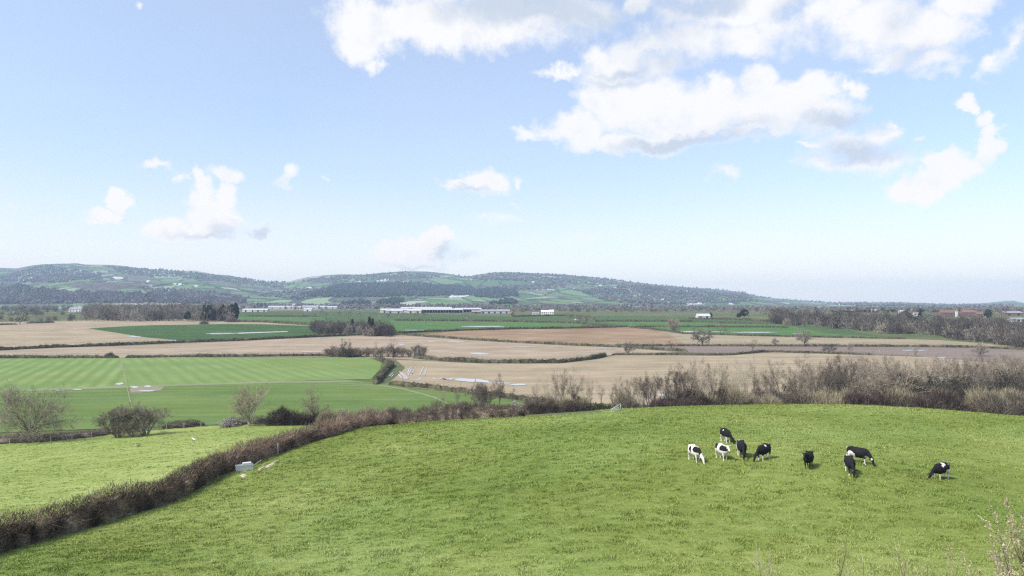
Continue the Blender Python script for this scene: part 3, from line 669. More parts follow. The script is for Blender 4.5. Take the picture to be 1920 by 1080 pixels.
# far trees: fewer, thicker twig sprays
def far_tree(seed, h, w, th, tw=.22, dens=1.0, mat='twig_far', cone=False, name='far'):
    rg = np.random.default_rng(seed)
    tm = tree_meshes(seed, h, w, th, limbs=6, ang=.75, trop=.06, n2=4, n3=4, n4=4, n5=0, tw=tw, start=.35, sides=(5, 3, 3), name=name)
    return swap(tm, M[mat])
FAR = [kind('bare_tree', far_tree(70+i, 15, 12, 2.5, .24), 15, 12) for i in range(4)]
FARB = [kind('bare_tree', far_tree(80+i, 12, 13, 1.0, .34), 12, 13) for i in range(2)]
FBL = [None, None]
def conifer(seed, h, w, n=900, bare=.15, size=.9, pine=False):
    rg = np.random.default_rng(seed)
    t = rg.uniform(0, 1, n)**.8; a = rg.uniform(0, 6.28, n); env = (1-t)**.75 if not pine else np.sqrt(np.clip(1-(2*t-1)**2, 0, 1))
    lump = .72+.4*vnoise(a*1.3+seed, t*7, seed); r = w/2*env*lump*rg.uniform(.25, 1, n)**.5
    P = np.stack([np.cos(a)*r, np.sin(a)*r, h*(bare+(1-bare)*t)-r*.15], -1)
    V, q = leaves(rg, P, np.full(n, size))
    TV, tq = tubes(np.array([[[0, 0, 0], [0.02*h, 0, h*.5], [0, 0, h*.93]]], float), np.array([h*.018]), np.array([h*.004]), 6)
    return Kind('conifer_tree' if not pine else 'evergreen_tree', [('trunk', mk_mesh('conifer_trunk', TV, [tq], M['bark'], True)), ('crown', mk_mesh('conifer_crown', V, [q], M['evergreen']))], h, w)
CON = [conifer(90, 16, 6.5), conifer(91, 18, 6)]
EVG = [conifer(92, 13, 12, 1300, .12, .8, True), conifer(93, 14, 9, 1000, .3, .8, True)]

# ---- shrubs: domes of twigs
def shrub(seed, h, w, n, ln, tw, mats, name='shrub', up=.6, leaf=0, lsize=.12, lmat=None, d=None):
    rg = np.random.default_rng(seed); d = d or w
    a = rg.uniform(0, 6.28, n); cz = rg.uniform(0, 1, n); sr = np.sqrt(1-cz**2); rad = rg.uniform(.05, 1, n)**.4
    lump = .75+.45*vnoise(a*1.6+seed, cz*3, seed)
    P = np.stack([np.cos(a)*sr*w/2*rad*lump, np.sin(a)*sr*d/2*rad*lump, cz*h*rad*lump*.92], -1)
    Dv = unit(P*np.array([1/w, 1/d, .8/h])*1.5 + rg.normal(0, .45, P.shape) + np.array([0, 0, up]))
    V, t = slivers(rg, P, Dv, ln*rg.uniform(.5, 1.4, n), tw*rg.uniform(.7, 1.4, n))
    # stems from the root
    ns = 14; sa = rg.uniform(0, 6.28, ns); sd_ = unit(np.stack([np.cos(sa)*w/h*.6, np.sin(sa)*d/h*.6, np.ones(ns)], -1))
    pt, _ = grow(rg, np.zeros((ns, 3)), sd_, np.full(ns, h*.8), np.full(ns, .05), 4, .12, .04)
    TV, tq = tubes(pt, np.full(ns, h*.012+.02), np.full(ns, .015), 4)
    parts = [('stems', mk_mesh(name+'_stems', TV, [tq], M['bark'], True)), ('twigs', mk_mesh(name+'_twigs', V, [t], mats))]
    if leaf:
        i = rg.integers(0, n, leaf); tt = rg.uniform(.2, 1, leaf)[:, None]
        LP = P[i] + Dv[i]*ln*tt
        LV, lq = leaves(rg, LP, np.full(leaf, lsize)); parts.append(('blossom' if lmat is M['blossom'] else 'leaves', mk_mesh(name+'_leaves', LV, [lq], lmat)))
    return Kind(name, parts, h, w)
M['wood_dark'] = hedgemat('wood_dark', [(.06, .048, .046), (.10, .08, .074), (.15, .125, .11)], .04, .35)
M['wood_mass'] = hedgemat('wood_mass', [(.07, .058, .048), (.15, .126, .102), (.24, .208, .165), (.34, .30, .235)], .03, .45)
M['scrub'] = hedgemat('scrub_twigs', [(.07, .058, .046), (.16, .132, .10), (.30, .25, .18)], .25, .7)
M['bramble'] = hedgemat('bramble_twigs', [(.035, .027, .023), (.08, .06, .05), (.16, .12, .095)], .35, .7)
M['straw_scrub'] = hedgemat('straw_scrub', [(.20, .17, .11), (.30, .26, .17), (.38, .34, .23)], .3)
M['dry_purple'] = hedgemat('dry_purple_scrub', [(.11, .08, .07), (.19, .145, .125), (.30, .24, .20)], .3, .7)
BR = [shrub(100+i, 3.2, 6, 5200, .8, .05, M['bramble'], 'bramble_bush', .35) for i in range(2)]
SC = [shrub(104+i, 4.2, 5, 4200, 1.1, .045, M['scrub'], 'shrub', .8) for i in range(2)]
STR = shrub(108, 3, 5, 3600, 1.0, .045, M['straw_scrub'], 'shrub', .9)
GRN = shrub(110, 3.5, 5, 1500, .7, .05, M['bramble'], 'evergreen_bush', .4, 3800, .13, M['ivy'])
BLS = shrub(112, 3, 4.5, 1800, .8, .04, M['scrub'], 'blossom_bush', .7, 1900, .085, M['blossom'])
IVY = [shrub(114+i, 8, 7, 2400, 1.6, .06, M['twig_dark'], 'ivy_tree', .7, 1700, .20, M['ivy']) for i in range(2)]
FSH = shrub(118, 4, 7, 700, 1.6, .22, M['twig_far'], 'shrub', .4)

for i in range(2): FBL[i] = shrub(120+i, 14, 12.5, 620, 2.3, .30, M['twig_far'], 'round_tree', .7)
for K_ in FBL: K_.parts = [('trunk', K_.parts[0][1]), ('crown', K_.parts[1][1])]
# ------------------------------------------------------------------ hedges
def hedge(name, label, pxl, h, w, mat, dens=60, ln=.5, tw=.03, world_pts=None, cat='hedge', group=None, var=.18, up=.5, core=.72, gaps=(), fuzz=1., seed=None, taper=True):
    rg = np.random.default_rng(seed or (len(label)*7+int(h*10)))
    W = np.array([hit(*q) if len(q) == 2 else q for q in pxl]) if world_pts is None else np.array(world_pts, float)
    dl = np.hypot(*(np.diff(W[:, :2], axis=0).T)); s = np.r_[0, np.cumsum(dl)]; L = s[-1]
    step = max(.5, w*.4); K_ = int(L/step)+2; ss = np.linspace(0, L, K_)
    cx = np.interp(ss, s, W[:, 0]) ; cy = np.interp(ss, s, W[:, 1])
    for _ in range(3):
        cx[1:-1] = (cx[:-2]+cx[1:-1]*2+cx[2:])/4; cy[1:-1] = (cy[:-2]+cy[1:-1]*2+cy[2:])/4
    tx, ty = np.gradient(cx), np.gradient(cy); l_ = np.hypot(tx, ty); tx, ty = tx/l_, ty/l_
    hh = h*(1+var*2*(fbm(ss/(w*3.), ss*0+label.__len__(), 3)-.44)); ww = w*(1+var*1.6*(fbm(ss/(w*2.), ss*0+50, 3, 3)-.44))
    tp = np.clip(np.minimum(ss, L-ss)/(w*1.1), 0, 1)**.5 if taper else 1; hh = hh*(.15+.85*tp); ww = ww*(.2+.8*tp)
    for (a0, a1) in gaps:
        k = (ss/L > a0) & (ss/L < a1); hh[k] *= .25
    gz_ = ground_z(cx, cy)
    mb = []
    # twigs through the body, thickest towards the skin
    n = int(L*dens); u = rg.uniform(0, L, n); f = u/L*(K_-1); i = np.minimum(f.astype(int), K_-2); fr = f-i
    lerp = lambda A_: A_[i]*(1-fr)+A_[i+1]*fr
    th = rg.uniform(-.12, np.pi+.12, n); rd = rg.uniform(.1, 1, n)**.45
    lump = .82+.34*vnoise(u/(w*.55), th*1.7, 9)
    # superellipse section, base flush with the ground
    ct, st_ = np.cos(th), np.sin(th); e_ = .62
    ox = np.sign(ct)*np.abs(ct)**e_*rd*lump*.5; oz = np.clip(np.abs(st_)**e_*rd*lump, 0.02, 2)
    X = lerp(cx)-lerp(ty)*ox*lerp(ww); Y = lerp(cy)+lerp(tx)*ox*lerp(ww)
    Z = ground_z(X, Y) + oz*lerp(hh)
    P = np.stack([X, Y, Z], -1)
    out = unit(np.stack([-lerp(ty)*ct, lerp(tx)*ct, st_*.8], -1))
    Dv = unit(out*.8+rg.normal(0, .5, P.shape)+np.array([0, 0, up]))
    # a few long shoots out of the top
    Ls = ln*rg.uniform(.45, 1.25, n)*np.where(rg.uniform(0, 1, n) > .95, 1+.9*fuzz, 1)
    V, t = slivers(rg, P, Dv, Ls, tw*rg.uniform(.7, 1.4, n))
    # inner mass of stems
    kk = 8; ths = np.linspace(-.1, np.pi+.1, kk); cc = np.sign(np.cos(ths))*np.abs(np.cos(ths))**.7; sz_ = np.clip(np.sin(ths), 0, 1)**.7
    nz = .8+.4*rg.uniform(0, 1, (K_, kk)); 
    CX_ = cx[:, None]-ty[:, None]*cc*ww[:, None]*.5*core*nz; CY_ = cy[:, None]+tx[:, None]*cc*ww[:, None]*.5*core*nz
    CZ_ = gz_[:, None]-.15+sz_*hh[:, None]*core*nz
    CV = np.stack([CX_, CY_, CZ_], -1).reshape(-1, 3); q = []
    ii = (np.arange(K_-1)*kk)[:, None]+np.arange(kk-1)[None]; ii = ii.ravel(); q = np.stack([ii, ii+1, ii+1+kk, ii+kk], -1)
    caps = np.array([list(range(kk)), ]) 
    V2 = np.concatenate([V, CV]); 
    me = mk_mesh(name, V2, [t, q+len(V)], mat)
    return tag(obj(name, me), label, cat, group)
M['hedge_main'] = hedgemat('thorn_hedge', [(.045, .034, .026), (.12, .092, .068), (.32, .255, .17)], .5, .85)
M['hedge_mid'] = hedgemat('hawthorn_hedge', [(.11, .08, .065), (.22, .155, .12), (.36, .28, .20)], .4, .75)
M['hedge_purple'] = hedgemat('purple_hedge', [(.055, .042, .034), (.14, .11, .088), (.29, .235, .18)], .4, .8)
M['hedge_far'] = hedgemat('far_hedge', [(.05, .048, .032), (.08, .075, .048), (.115, .105, .068)], .08)
def off(ptsw, d):
    """shift a polyline sideways (to its left as it runs)"""
    A_ = np.array(ptsw, float); t = np.gradient(A_[:, :2], axis=0); t /= np.linalg.norm(t, axis=1)[:, None]
    A_ = A_.copy(); A_[:, 0] -= t[:, 1]*d; A_[:, 1] += t[:, 0]*d; return A_
HW = off(MAINW, 1.35)
hedge('hedge', 'long dark thorn hedge climbing from the lower left corner to the water trough', None, 2.35, 2.3, M['hedge_main'], 900, .42, .030, world_pts=HW[:7], fuzz=2.0, taper=False, var=.34)
hedge('hedge', 'reddish brown hawthorn hedge between the water trough and the blackthorn blossom', None, 2.4, 2.5, M['hedge_mid'], 640, .55, .034, world_pts=HW[6:12], fuzz=2.0, taper=False, var=.34)
hedge('hedge', 'purple-brown bushy hedge along the top of the cow pasture', None, 2.5, 3.0, M['hedge_purple'], 560, .6, .04, world_pts=HW[11:14], var=.4)
FH = [
 ('dark straight field hedge between the far left stubble and the pinkish strip', [(-400,673),(-100,662),(0,657),(110,652),(225,648),(330,643.5),(440,639.5),(540,634.5),(640,630),(735,625.5)], 3.0, 3.2),
 ('ragged hedge along the top of the striped crop, left of the pale fence line', [(-400,690),(-100,675),(0,671.5),(70,671.5),(150,671.5),(224,671.5)], 2.4, 2.4),
 ('dark hedge along the top of the striped crop, right of the pale fence line', [(234,671),(330,670),(440,669.5),(600,668),(680,669)], 2.3, 2.3),
 ('long curved trimmed hedge in front of the pinkish stubble', [(775,672),(830,677),(900,680.5),(980,681.5),(1050,680.5),(1100,675.5),(1128,670),(1136,667.5)], 2.9, 2.8),
 ('low hedge right of the gap at the end of the curved hedge', [(1146,666),(1200,666),(1280,666.5),(1330,667),(1370,666.5),(1430,660.5),(1500,662),(1570,664),(1640,667)], 2.0, 2.2),
 ('thin hedge between the pinkish stubble and the ochre soil', [(730,626.5),(790,631),(870,637),(960,642.5),(1060,647.5),(1180,652.5),(1240,657),(1290,660)], 2.6, 2.6),
 ('thin dark hedge under the two bare field trees', [(1150,649.5),(1280,649.2),(1420,649.6),(1540,650),(1700,650.5),(1810,652),(1900,655),(1960,660)], 2.3, 2.4),
 ('hedge at the lower edge of the bright green far field', [(740,626),(800,622.5),(860,620.5),(950,617.5),(1060,616),(1180,613.5)], 2.8, 2.8),
 ('thin hedge at the top of the bright green far field', [(740,601.5),(850,602),(960,603.5),(1050,605.5),(1100,607)], 3.0, 3),
 ('thin hedge across the green field behind the bushy field tree', [(1115,603),(1200,603),(1280,603),(1350,606),(1440,608)], 2.6, 2.6),
 ('thin hedge under the middle green field right of the farmhouse', [(1190,613),(1290,613.5),(1400,614),(1480,614.5)], 2.6, 2.6),
 ('sloping hedge between the ochre soil and the green field', [(1090,609),(1170,613),(1220,618),(1290,626.5),(1420,630.5),(1560,633.5),(1700,636)], 2.2, 2.2),
 ('crooked bank hedge beside the corner of the striped crop', [(706,674),(722,681),(736,686.5),(728,693),(722,700),(716,707),(709,716),(704,722)], 2.8, 2.8),
 ('low dark hedge between the flooded stubble and the lower green field', [(728,722),(790,727),(850,734),(910,741),(970,749),(1020,756)], 2.2, 2.4),
 ('dark hedge below the small green field left of the copse', [(430,603.5),(490,604.5),(540,606.5),(590,609.5)], 3.2, 3),
 ('thin hedge above the small green field left of the copse', [(460,593.5),(540,594),(600,594.5)], 2.6, 2.6),
 ('short isolated hedge in the far left stubble', [(48,606.5),(75,606),(103,605)], 2.8, 3),
 ('hedge stub at the left edge of the far left stubble', [(-80,612),(0,609.5),(33,608.5)], 2.4, 3),
 ('hedge along the foot of the white farmhouse slope', [(960,594),(1010,592.8),(1060,592.5),(1110,595)], 3, 3),
 ('hedge under the small white barn on the right', [(1290,598),(1360,599),(1440,603),(1500,609)], 3, 3),
 ('hedge in front of the brick houses at the right', [(1690,603.5),(1760,602),(1830,601),(1900,603)], 3, 3),
 ('thin hedge along the red-brown field at the right edge', [(1880,623),(1930,623.5),(1990,625)], 2.6, 2.6)]
for lb, pl, h_, w_ in FH:
    dist = hit(*pl[len(pl)//2])[1]
    hedge('hedge', lb, pl, h_, w_, M['hedge_far'], 26 if dist < 420 else 11, .8 if dist < 420 else 1.2, .10*dist/400, group='field hedges in the valley', var=.3, core=.8)
hedge('hedge', 'low purple bramble bank behind the wire fence, under the round oak', [(-150,836),(0,826),(100,822),(180,816),(215,812)], 1.5, 4.0, M['dry_purple'], 420, .5, .035, world_pts=off(FENCEW[:5], 2.6))
hedge('hedge', 'short dark bramble bank in the middle of the wire fence', None, 1.9, 3, M['bramble'], 420, .5, .035, world_pts=off([hit(305, 806), hit(345, 803), hit(385, 800)], 2.4))
hedge('hedge', 'low brown scrub bank behind the last fence posts', None, 1.8, 3, M['scrub'], 360, .6, .035, world_pts=off([hit(425, 799), hit(470, 797), hit(520, 795)], 2.6))
# ------------------------------------------------------------------ trees near the wire fence
def repaint(K_, mat):
    ps = []
    for pn, me in K_.parts:
        if pn == 'crown': me = me.copy(); me.materials[0] = mat
        ps.append((pn, me))
    return Kind(K_.name, ps, K_.h, K_.w)
M['twig_grey'] = twigmat('twigs_grey', [(.14, .12, .09), (.24, .205, .155), (.34, .30, .225)], .3, .2)
THK_P = [repaint(k_, M['twig_grey']) for k_ in THK]; OAK.parts = repaint(OAK, M['twig_grey']).parts
OAK.place(62, 163, htop(62, 163, 722), 'large round bare oak behind the left end of the wire fence', width=18.5)
THK_P[0].place(225, 169, 7.6, 'tangled multi-stemmed bare tree behind the wire fence, left half of the pair', width=11)
THK_P[1].place(276, 171, 7.8, 'tangled multi-stemmed bare tree behind the wire fence, right half of the pair', width=12)
THK_P[1].place(250, 167, 4.4, 'darker low thicket between the two multi-stemmed trees', width=6)
POP.place(470, 186, htop(470, 186, 718), 'pale pyramid-shaped bare tree behind the last fence posts', width=11.5)
t_ = RND[0].place(592, 190, htop(592, 190, 721), 'thin pale round-headed bare tree rising behind the bramble mound', width=9, cat='tree')
for ch in t_.children:
    if ch.name.startswith('crown'):
        ch.data = ch.data.copy(); ch.data.materials[0] = M['twig_pale']
BR[0].place(533, 188, 4.8, 'tall dark bramble mound left of the thin pale tree', width=8.5, cat='bush')
BR[1].place(566, 187, 3.4, 'lower dark bramble mound at the foot of the thin pale tree', width=8, cat='bush')
BR[0].place(600, 188, 3.2, 'dark bramble patch right of the thin pale tree', width=7, cat='bush')
BLS.place(436, 186, 2.4, 'small bush with white blossom behind the fence posts', width=5, cat='bush')
BLS.place(425, 184, 1.6, 'low white blossomed sprays beside the small blossom bush', width=3, cat='bush')
for i, px_ in enumerate(range(612, 735, 15)):
    STR.place(px_, 176+RNG.uniform(-3, 8), RNG.uniform(3.2, 4.4), ORD[i]+' pale straw-coloured scrub bush from the left behind the purple-brown hedge', 'pale scrub behind the hedge', cat='bush', width=5)
# ------------------------------------------------------------------ stream trees
ST = [(832,'S',722),(858,'S',716),(905,'T',716),(936,'A',700),(962,'S',722),(1003,'S',709),(1027,'S',707),(1041,'S',702),(1053,'A',692),(1077,'A',688),(1105,'S',698),(1127,'S',712),(1147,'S',718),(1161,'A',706),(1180,'A',710),(1202,'F',697),(1219,'F',700),(1246,'S',708),(1263,'F',690),
 (1281,'R',684),(1296,'A',674),(1314,'A',672),(1338,'A',679),(1360,'A',684),(1378,'S',690),(1396,'S',670),(1414,'S',667),(1432,'R',690),(1447,'S',700),(1464,'R',676),(1488,'A',685),(1513,'A',682),(1538,'R',674),(1563,'A',669),(1588,'A',667),
 (1612,'A',664),(1634,'R',657),(1658,'A',665),(1684,'R',668),(1717,'A',673),(1750,'R',669),(1783,'A',672),(1817,'R',668),(1850,'A',674),(1876,'A',671),(1903,'R',674),(1935,'A',672)]
KM = {'S': SLIM, 'A': ALD, 'F': FAN, 'R': RND, 'T': THK}
seen = {}
for i, (px_, k_, ty) in enumerate(ST):
    Y_ = 212 + RNG.uniform(-5, 10) + (6 if px_ > 1500 else 0)
    K_ = KM[k_][i % 2]; h_ = htop(px_, Y_, ty)
    lb = {'S': 'slim upright bare tree in the row along the stream', 'A': 'narrow-crowned bare tree in the row along the stream', 'F': 'fan-shaped many-stemmed bare tree in the row along the stream', 'R': 'broad round-crowned bare tree in the row along the stream', 'T': 'tangled bare tree in the row along the stream'}[k_]
    seen[k_] = seen.get(k_, -1)+1; lb = ORD[seen[k_]]+' '+lb.replace(' in the row', ', counted from the left, in the row')
    if px_ == 936: lb = 'bushy bare tree standing alone above the blossom at the hedge end'
    if px_ == 1263: lb = 'tallest fan-shaped many-stemmed tree, before the glinting pool'
    if px_ == 1360: lb = 'yellowish-twigged bare tree left of the two tall slim ones'
    if px_ == 1634: lb = 'tall bare tree with a forked trunk where the stream wood thickens'
    o = K_.place(px_, Y_, h_, lb, 'bare trees along the stream', width=(h_*K_.w/K_.h)*RNG.uniform(.85, 1.05))
    if px_ in (1360, 1414, 1396, 1027, 1105):
        for ch in o.children:
            if ch.name.startswith('crown'): ch.data = ch.data.copy(); ch.data.materials[0] = M['twig_pale']
# wood thickening to the right, several rows deep
for i in range(46):
    px_ = 1500 + 460*((i*.618) % 1)**.8; Y_ = RNG.uniform(228, 330)
    if px_ < 1600 and Y_ > 260: Y_ = 235
    ty = 668 + RNG.uniform(-6, 16) + (Y_-228)*-.03
    K_ = RNG.choice([ALD[0], ALD[1], RND[0], RND[1], ALD[0]]); h_ = max(8, htop(px_, Y_, ty))
    K_.place(px_, Y_, h_, 'bare tree in the dense wood behind the right part of the stream row', 'bare trees of the stream wood', width=h_*K_.w/K_.h*.9)
for i, (px_, Y_, h_) in enumerate(((1662,216,9.5),(1700,214,12),(1722,219,9),(1745,222,10),(1782,214,10.5),(1800,220,10),(1835,224,8),(1880,222,12),(1912,216,9))):
    IVY[int(px_) % 2].place(px_, Y_, h_, ORD[i]+' dark ivy-covered thicket tree from the left inside the stream wood', 'ivy-clad trees in the stream wood', width=h_*.85)
for px_, Y_, h_, w_ in ((1468,214,8,1.4),(1480,214,7.5,1.6),(1490,215,6.5,1.3),(1550,213,6,1.3),(1562,216,5,1.3),(1074,214,6,1.0),(1084,212,4.6,.9),(1570,214,7,1.4)):
    rg_i = conifer(int(px_), h_, w_*1.6, 240, .05, .22, True)
    rg_i.place(px_, Y_, h_, 'dark ivy-sleeved trunk among the stream trees', 'ivy-sleeved trunks', name='ivy_clad_tree')
# undergrowth
cnt_ = {}
for i in range(50):
    px_ = 1000 + 920*i/50 + RNG.uniform(-5, 5)
    K_ = RNG.choice([SC[0], SC[1], BR[1], BR[0], BR[0], STR]); Y_ = RNG.uniform(200, 216)
    if 1090 < px_ < 1155 or 1200 < px_ < 1232: continue
    h_ = RNG.uniform(4.4, 6.2) * (1.2 if px_ > 1270 else .95)
    tp_ = 'dark bramble mound' if K_ in BR else 'straw-coloured bush' if K_ is STR else 'brown leafless shrub'; cnt_[tp_] = cnt_.get(tp_, -1)+1
    K_.place(px_, Y_, h_, ORD[min(19, cnt_[tp_])]+' '+tp_+' beneath the stream trees, counted from the left' if cnt_[tp_] < 20 else tp_+' beneath the rightmost stream trees', 'undergrowth bushes along the stream', cat='bush', width=h_*1.6)
for px_ in (1002, 1016, 1032, 1047): BR[px_ % 2].place(px_, 196, 4.6, 'dark reddish bramble bush left of the evergreen bushes', 'dark brambles at the end of the hedge', cat='bush', width=5.4)
for i, (px_, h_) in enumerate(((1103,4.2),(1117,4.6),(1133,4.4),(1146,4.0),(1212,3.9),(1224,3.6),(1400,5.2),(1296,3.2),(1318,3.0))):
    GRN.place(px_, 196, h_, ['dark evergreen bush behind the leaning metal rails', 'small dark evergreen bush left of the fan-shaped trees', 'round dark holly bush at the foot of the pale slim trees', 'low dark green bush at the foot of the stream row'][0 if px_ < 1160 else 1 if px_ < 1230 else 2 if px_ == 1400 else 3], 'evergreen bushes along the stream', cat='bush', width=5.6)
for px_, Y_, h_, w_, lb in ((966,150,3.3,3.4,'white blackthorn blossom bush at the end of the purple hedge'),(1792,205,2.6,5.5,'pinkish white blossom bush beside the pasture crest at right'),(1768,206,1.9,4,'low pale blossom left of the pinkish white bush'),(1903,232,4.2,7,'white blossoming bush at the right edge under the wood'),(1702,203,3.2,3,'pale yellow flowering bush below the ivy thicket'),(1733,205,4.4,6,'pale willow bush right of the yellow flowering bush'),(905,140,1.9,2.5,'small white blossom patch in the purple hedge'),(872,140,1.9,2,'tiny white blossom sprig in the purple hedge')):
    BLS.place(px_, Y_, h_, lb, cat='bush', width=w_)
for i in range(16):
    px_ = 742 + 250*i/16 + RNG.uniform(-6, 6)
    SC[i % 2].place(px_, RNG.uniform(165, 200), RNG.uniform(3, 5.4), 'thin brown scrub rising behind the purple hedge', 'scrub behind the purple hedge', cat='bush', width=5)
hedge('hedge', 'low dark scrub line across the rough green strip at the right', None, 2.2, 4, M['hedge_purple'], 260, .7, .05, world_pts=[at(1812, 236), at(1850, 236), at(1900, 238), at(1990, 240)])
hedge('hedge', 'low brown scrub line just past the pasture crest at the right edge', None, 1.3, 3, M['scrub'], 260, .6, .05, world_pts=[at(1812, 203), at(1860, 194), at(1915, 186), at(1990, 180)])

# ------------------------------------------------------------------ bushes and trees in the middle distance
for i, px_ in enumerate((618,628,640,652,663,676,690,703,716,728,742,755,768,782,792)):
    Y_ = hit(px_, 671)[1] + RNG.uniform(4, 14)
    o = THK[i % 2].place(px_, Y_, RNG.uniform(5.5, 8), ORD[i]+' tawny leafless thicket bush from the left, around the dead tree', 'thicket bushes around the dead tree', cat='bush', width=RNG.uniform(8, 11))
FSH.place(787, 428, 6, 'darker bush at the right end of the tawny thicket', cat='bush', width=8)
DEAD.place(738, 430, 13, 'black dead tree with stubby limbs standing in the thicket', width=11)
SLIM[0].place(706, 432, 12, 'slim bare pole tree left of the dead tree', width=3)
FT[0].place(650, 432, 11.5, 'pale bare tree at the left end of the tawny thicket', width=8)
SC[0].place(208, hit(208, 671)[1], 3.6, 'dark bush in the ragged hedge left of the pale fence line', cat='bush', width=6)
for px_, by, ty, w_, k_, lb in (
 (1316,648,613,20,'FT','broad bare field tree, left of the two on the dark hedge'),(1508,647.5,616,14,'FT','bare field tree on the dark hedge with a narrow crown'),(1453,647.5,633,8,'FT','small stunted bare tree between the two field trees'),
 (1352,627.5,603,15,'FT','dark round bare tree standing in the narrow pool'),(1263,622.5,596,17,'TH','bushy many-stemmed field tree beside the pool'),(1178,665,638,9,'FT','leaning bare tree on the low hedge past the curved hedge'),
 (38,608.5,573,24,'FT','dark bare tree in the gap of the isolated hedge, far left'),(220,601.5,578,18,'FT','bare field tree in front of the left wood'),(1410,661,632,9,'SL','faint slim tree between the dark soil strip hedges'),
 (1222,656,634,8,'SL','slim bare tree where two thin hedges meet'),(1258,657,636,8,'SL','slim bare tree just right of the hedge junction'),(1555,663,645,10,'FT','small bare tree on the hedge above the stream wood'),
 (1593,664,642,8,'SL','leaning slim tree above the stream wood'),(1715,668,641,7,'SL','forked bare snag above the stream wood'),(1836,668,640,12,'FT','round pale bare tree poking above the stream wood'),
 (875,598,588,10,'FT','small bare tree on the green slope below the barns'),(1182,612.5,605,6,'FT','tiny dark tree at the end of the bright field'),
 (728,596,583,9,'FT','bare tree at the left foot of the barn slope'),(752,596,583,9,'FT','second bare tree at the foot of the barn slope'),(780,594,583,8,'FT','third bare tree under the long barn'),(795,593,583,8,'FT','fourth bare tree under the long barn'),
 (553,582,566,14,'FT','bare tree on the bare soil strip left of the barns')):
    q = hit(px_, by); Y_ = q[1]; K_ = {'FT': FT[int(px_) % 2], 'TH': THK[0], 'SL': SLIM[0]}[k_]
    if Y_ > 650 and k_ == 'FT': K_ = FAR[int(px_) % 4]
    K_.place(px_, Y_, htop(px_, Y_, ty), lb, width=w_*Y_/700 if Y_ > 700 else w_, name='field_tree')
def mass(n, x0, x1, Y0, Y1, hh, kinds, label, seed, wr=.9, cond=None, name='far_woodland', mat='wood_mass'):
    """trees too many and too alike to pick apart, joined into one mesh"""
    rs = random.Random(seed); Vs, F3, F4, nv = [], [], [], 0; data = []
    for K_ in kinds:
        for pn, me in K_.parts:
            v = np.empty(len(me.vertices)*3, np.float32); me.vertices.foreach_get('co', v)
            lt = np.empty(len(me.polygons), np.int32); me.polygons.foreach_get('loop_total', lt)
            li = np.empty(len(me.loops), np.int32); me.loops.foreach_get('vertex_index', li)
            ls = np.r_[0, np.cumsum(lt)[:-1]]
            f3 = li[(ls[lt == 3][:, None]+np.arange(3))]; f4 = li[(ls[lt == 4][:, None]+np.arange(4))]
            data.append((K_, v.reshape(-1, 3), f3, f4))
    for i in range(n):
        px_ = x0+(x1-x0)*((i*.618034+rs.uniform(-.01, .01)) % 1); Y_ = rs.uniform(Y0(px_) if callable(Y0) else Y0, Y1(px_) if callable(Y1) else Y1)
        if cond and not cond(px_, Y_): continue
        K_ = rs.choice(kinds); h_ = rs.uniform(*hh); k = h_/K_.h; kw = k*wr*rs.uniform(.85, 1.2); a = rs.uniform(0, 6.28); p_ = at(px_, Y_)
        for (Kd, v, f3, f4) in data:
            if Kd is not K_: continue
            c_, s_ = math.cos(a), math.sin(a)
            Vs.append(np.stack([(v[:, 0]*c_-v[:, 1]*s_)*kw+p_[0], (v[:, 0]*s_+v[:, 1]*c_)*kw+p_[1], v[:, 2]*k+p_[2]], -1)); F3.append(f3+nv); F4.append(f4+nv); nv += len(v)
    tag(obj(name, mk_mesh(name, np.concatenate(Vs), [np.concatenate(F3), np.concatenate(F4)], M[mat])), label, 'woodland', kind='stuff')
def scatter(n, x0, x1, Y0, Y1, hh, kinds, label, group, seed, wr=.85, cond=None, cat='tree'):
    rs = random.Random(seed)
    for i in range(n):
        px_ = x0+(x1-x0)*((i*.618034+rs.uniform(-.01, .01)) % 1); Y_ = rs.uniform(Y0(px_) if callable(Y0) else Y0, Y1(px_) if callable(Y1) else Y1)
        if cond and not cond(px_, Y_): continue
        K_ = rs.choice(kinds); h_ = rs.uniform(*hh)
        K_.place(px_, Y_, h_, label, group, cat=cat, width=h_*wr*K_.w/K_.h*rs.uniform(.85, 1.15), name='bare_tree')
front = lambda px_: float(np.interp(px_, [-200, 0, 180, 430, 460], [905, 905, 925, 915, 905]))
mass(300, 160, 436, lambda p_: front(p_)+20, lambda p_: 1500, (10, 24), FBL+FAR[:2], 'brown mass of bare trees filling the left far wood', 31)
scatter(42, 150, 432, front, lambda p_: front(p_)+40, (10, 20), FBL+FAR, 'bare tree in the left far wood', 'bare trees of the left far wood', 3, .9)
scatter(26, -60, 170, front, lambda p_: 1000, (7, 12), FBL+FAR, 'bare tree in the thin belt at the far left edge', 'bare trees of the far left belt', 4, 1.0)
mass(60, -80, 220, 1150, 1900, (8, 15), FBL+FAR[:1], 'thin scattered bare wood on rough ground at the far left', 5, .9)
mass(90, -80, 480, 1900, 2200, (12, 20), FBL, 'purple-brown bare wood behind the far left fields', 51, 1.2)
for px_, Y_, h_ in ((353,925,16),(383,920,22),(390,925,19),(392,960,24),(402,940,18),(412,950,17),(418,970,24),(430,960,22),(436,955,25),(442,965,24),(349,930,13)):
    (CON[0] if px_ in (383,) else EVG[px_ % 2]).place(px_, Y_, h_*(1 if px_ in (383, 412, 442) else .88), ORD[[349,353,383,390,392,402,412,418,430,436,442].index(px_)]+' dark evergreen from the left in the clump ending the left far wood', 'dark evergreens of the left far wood', width=h_*.45, name='evergreen_tree')
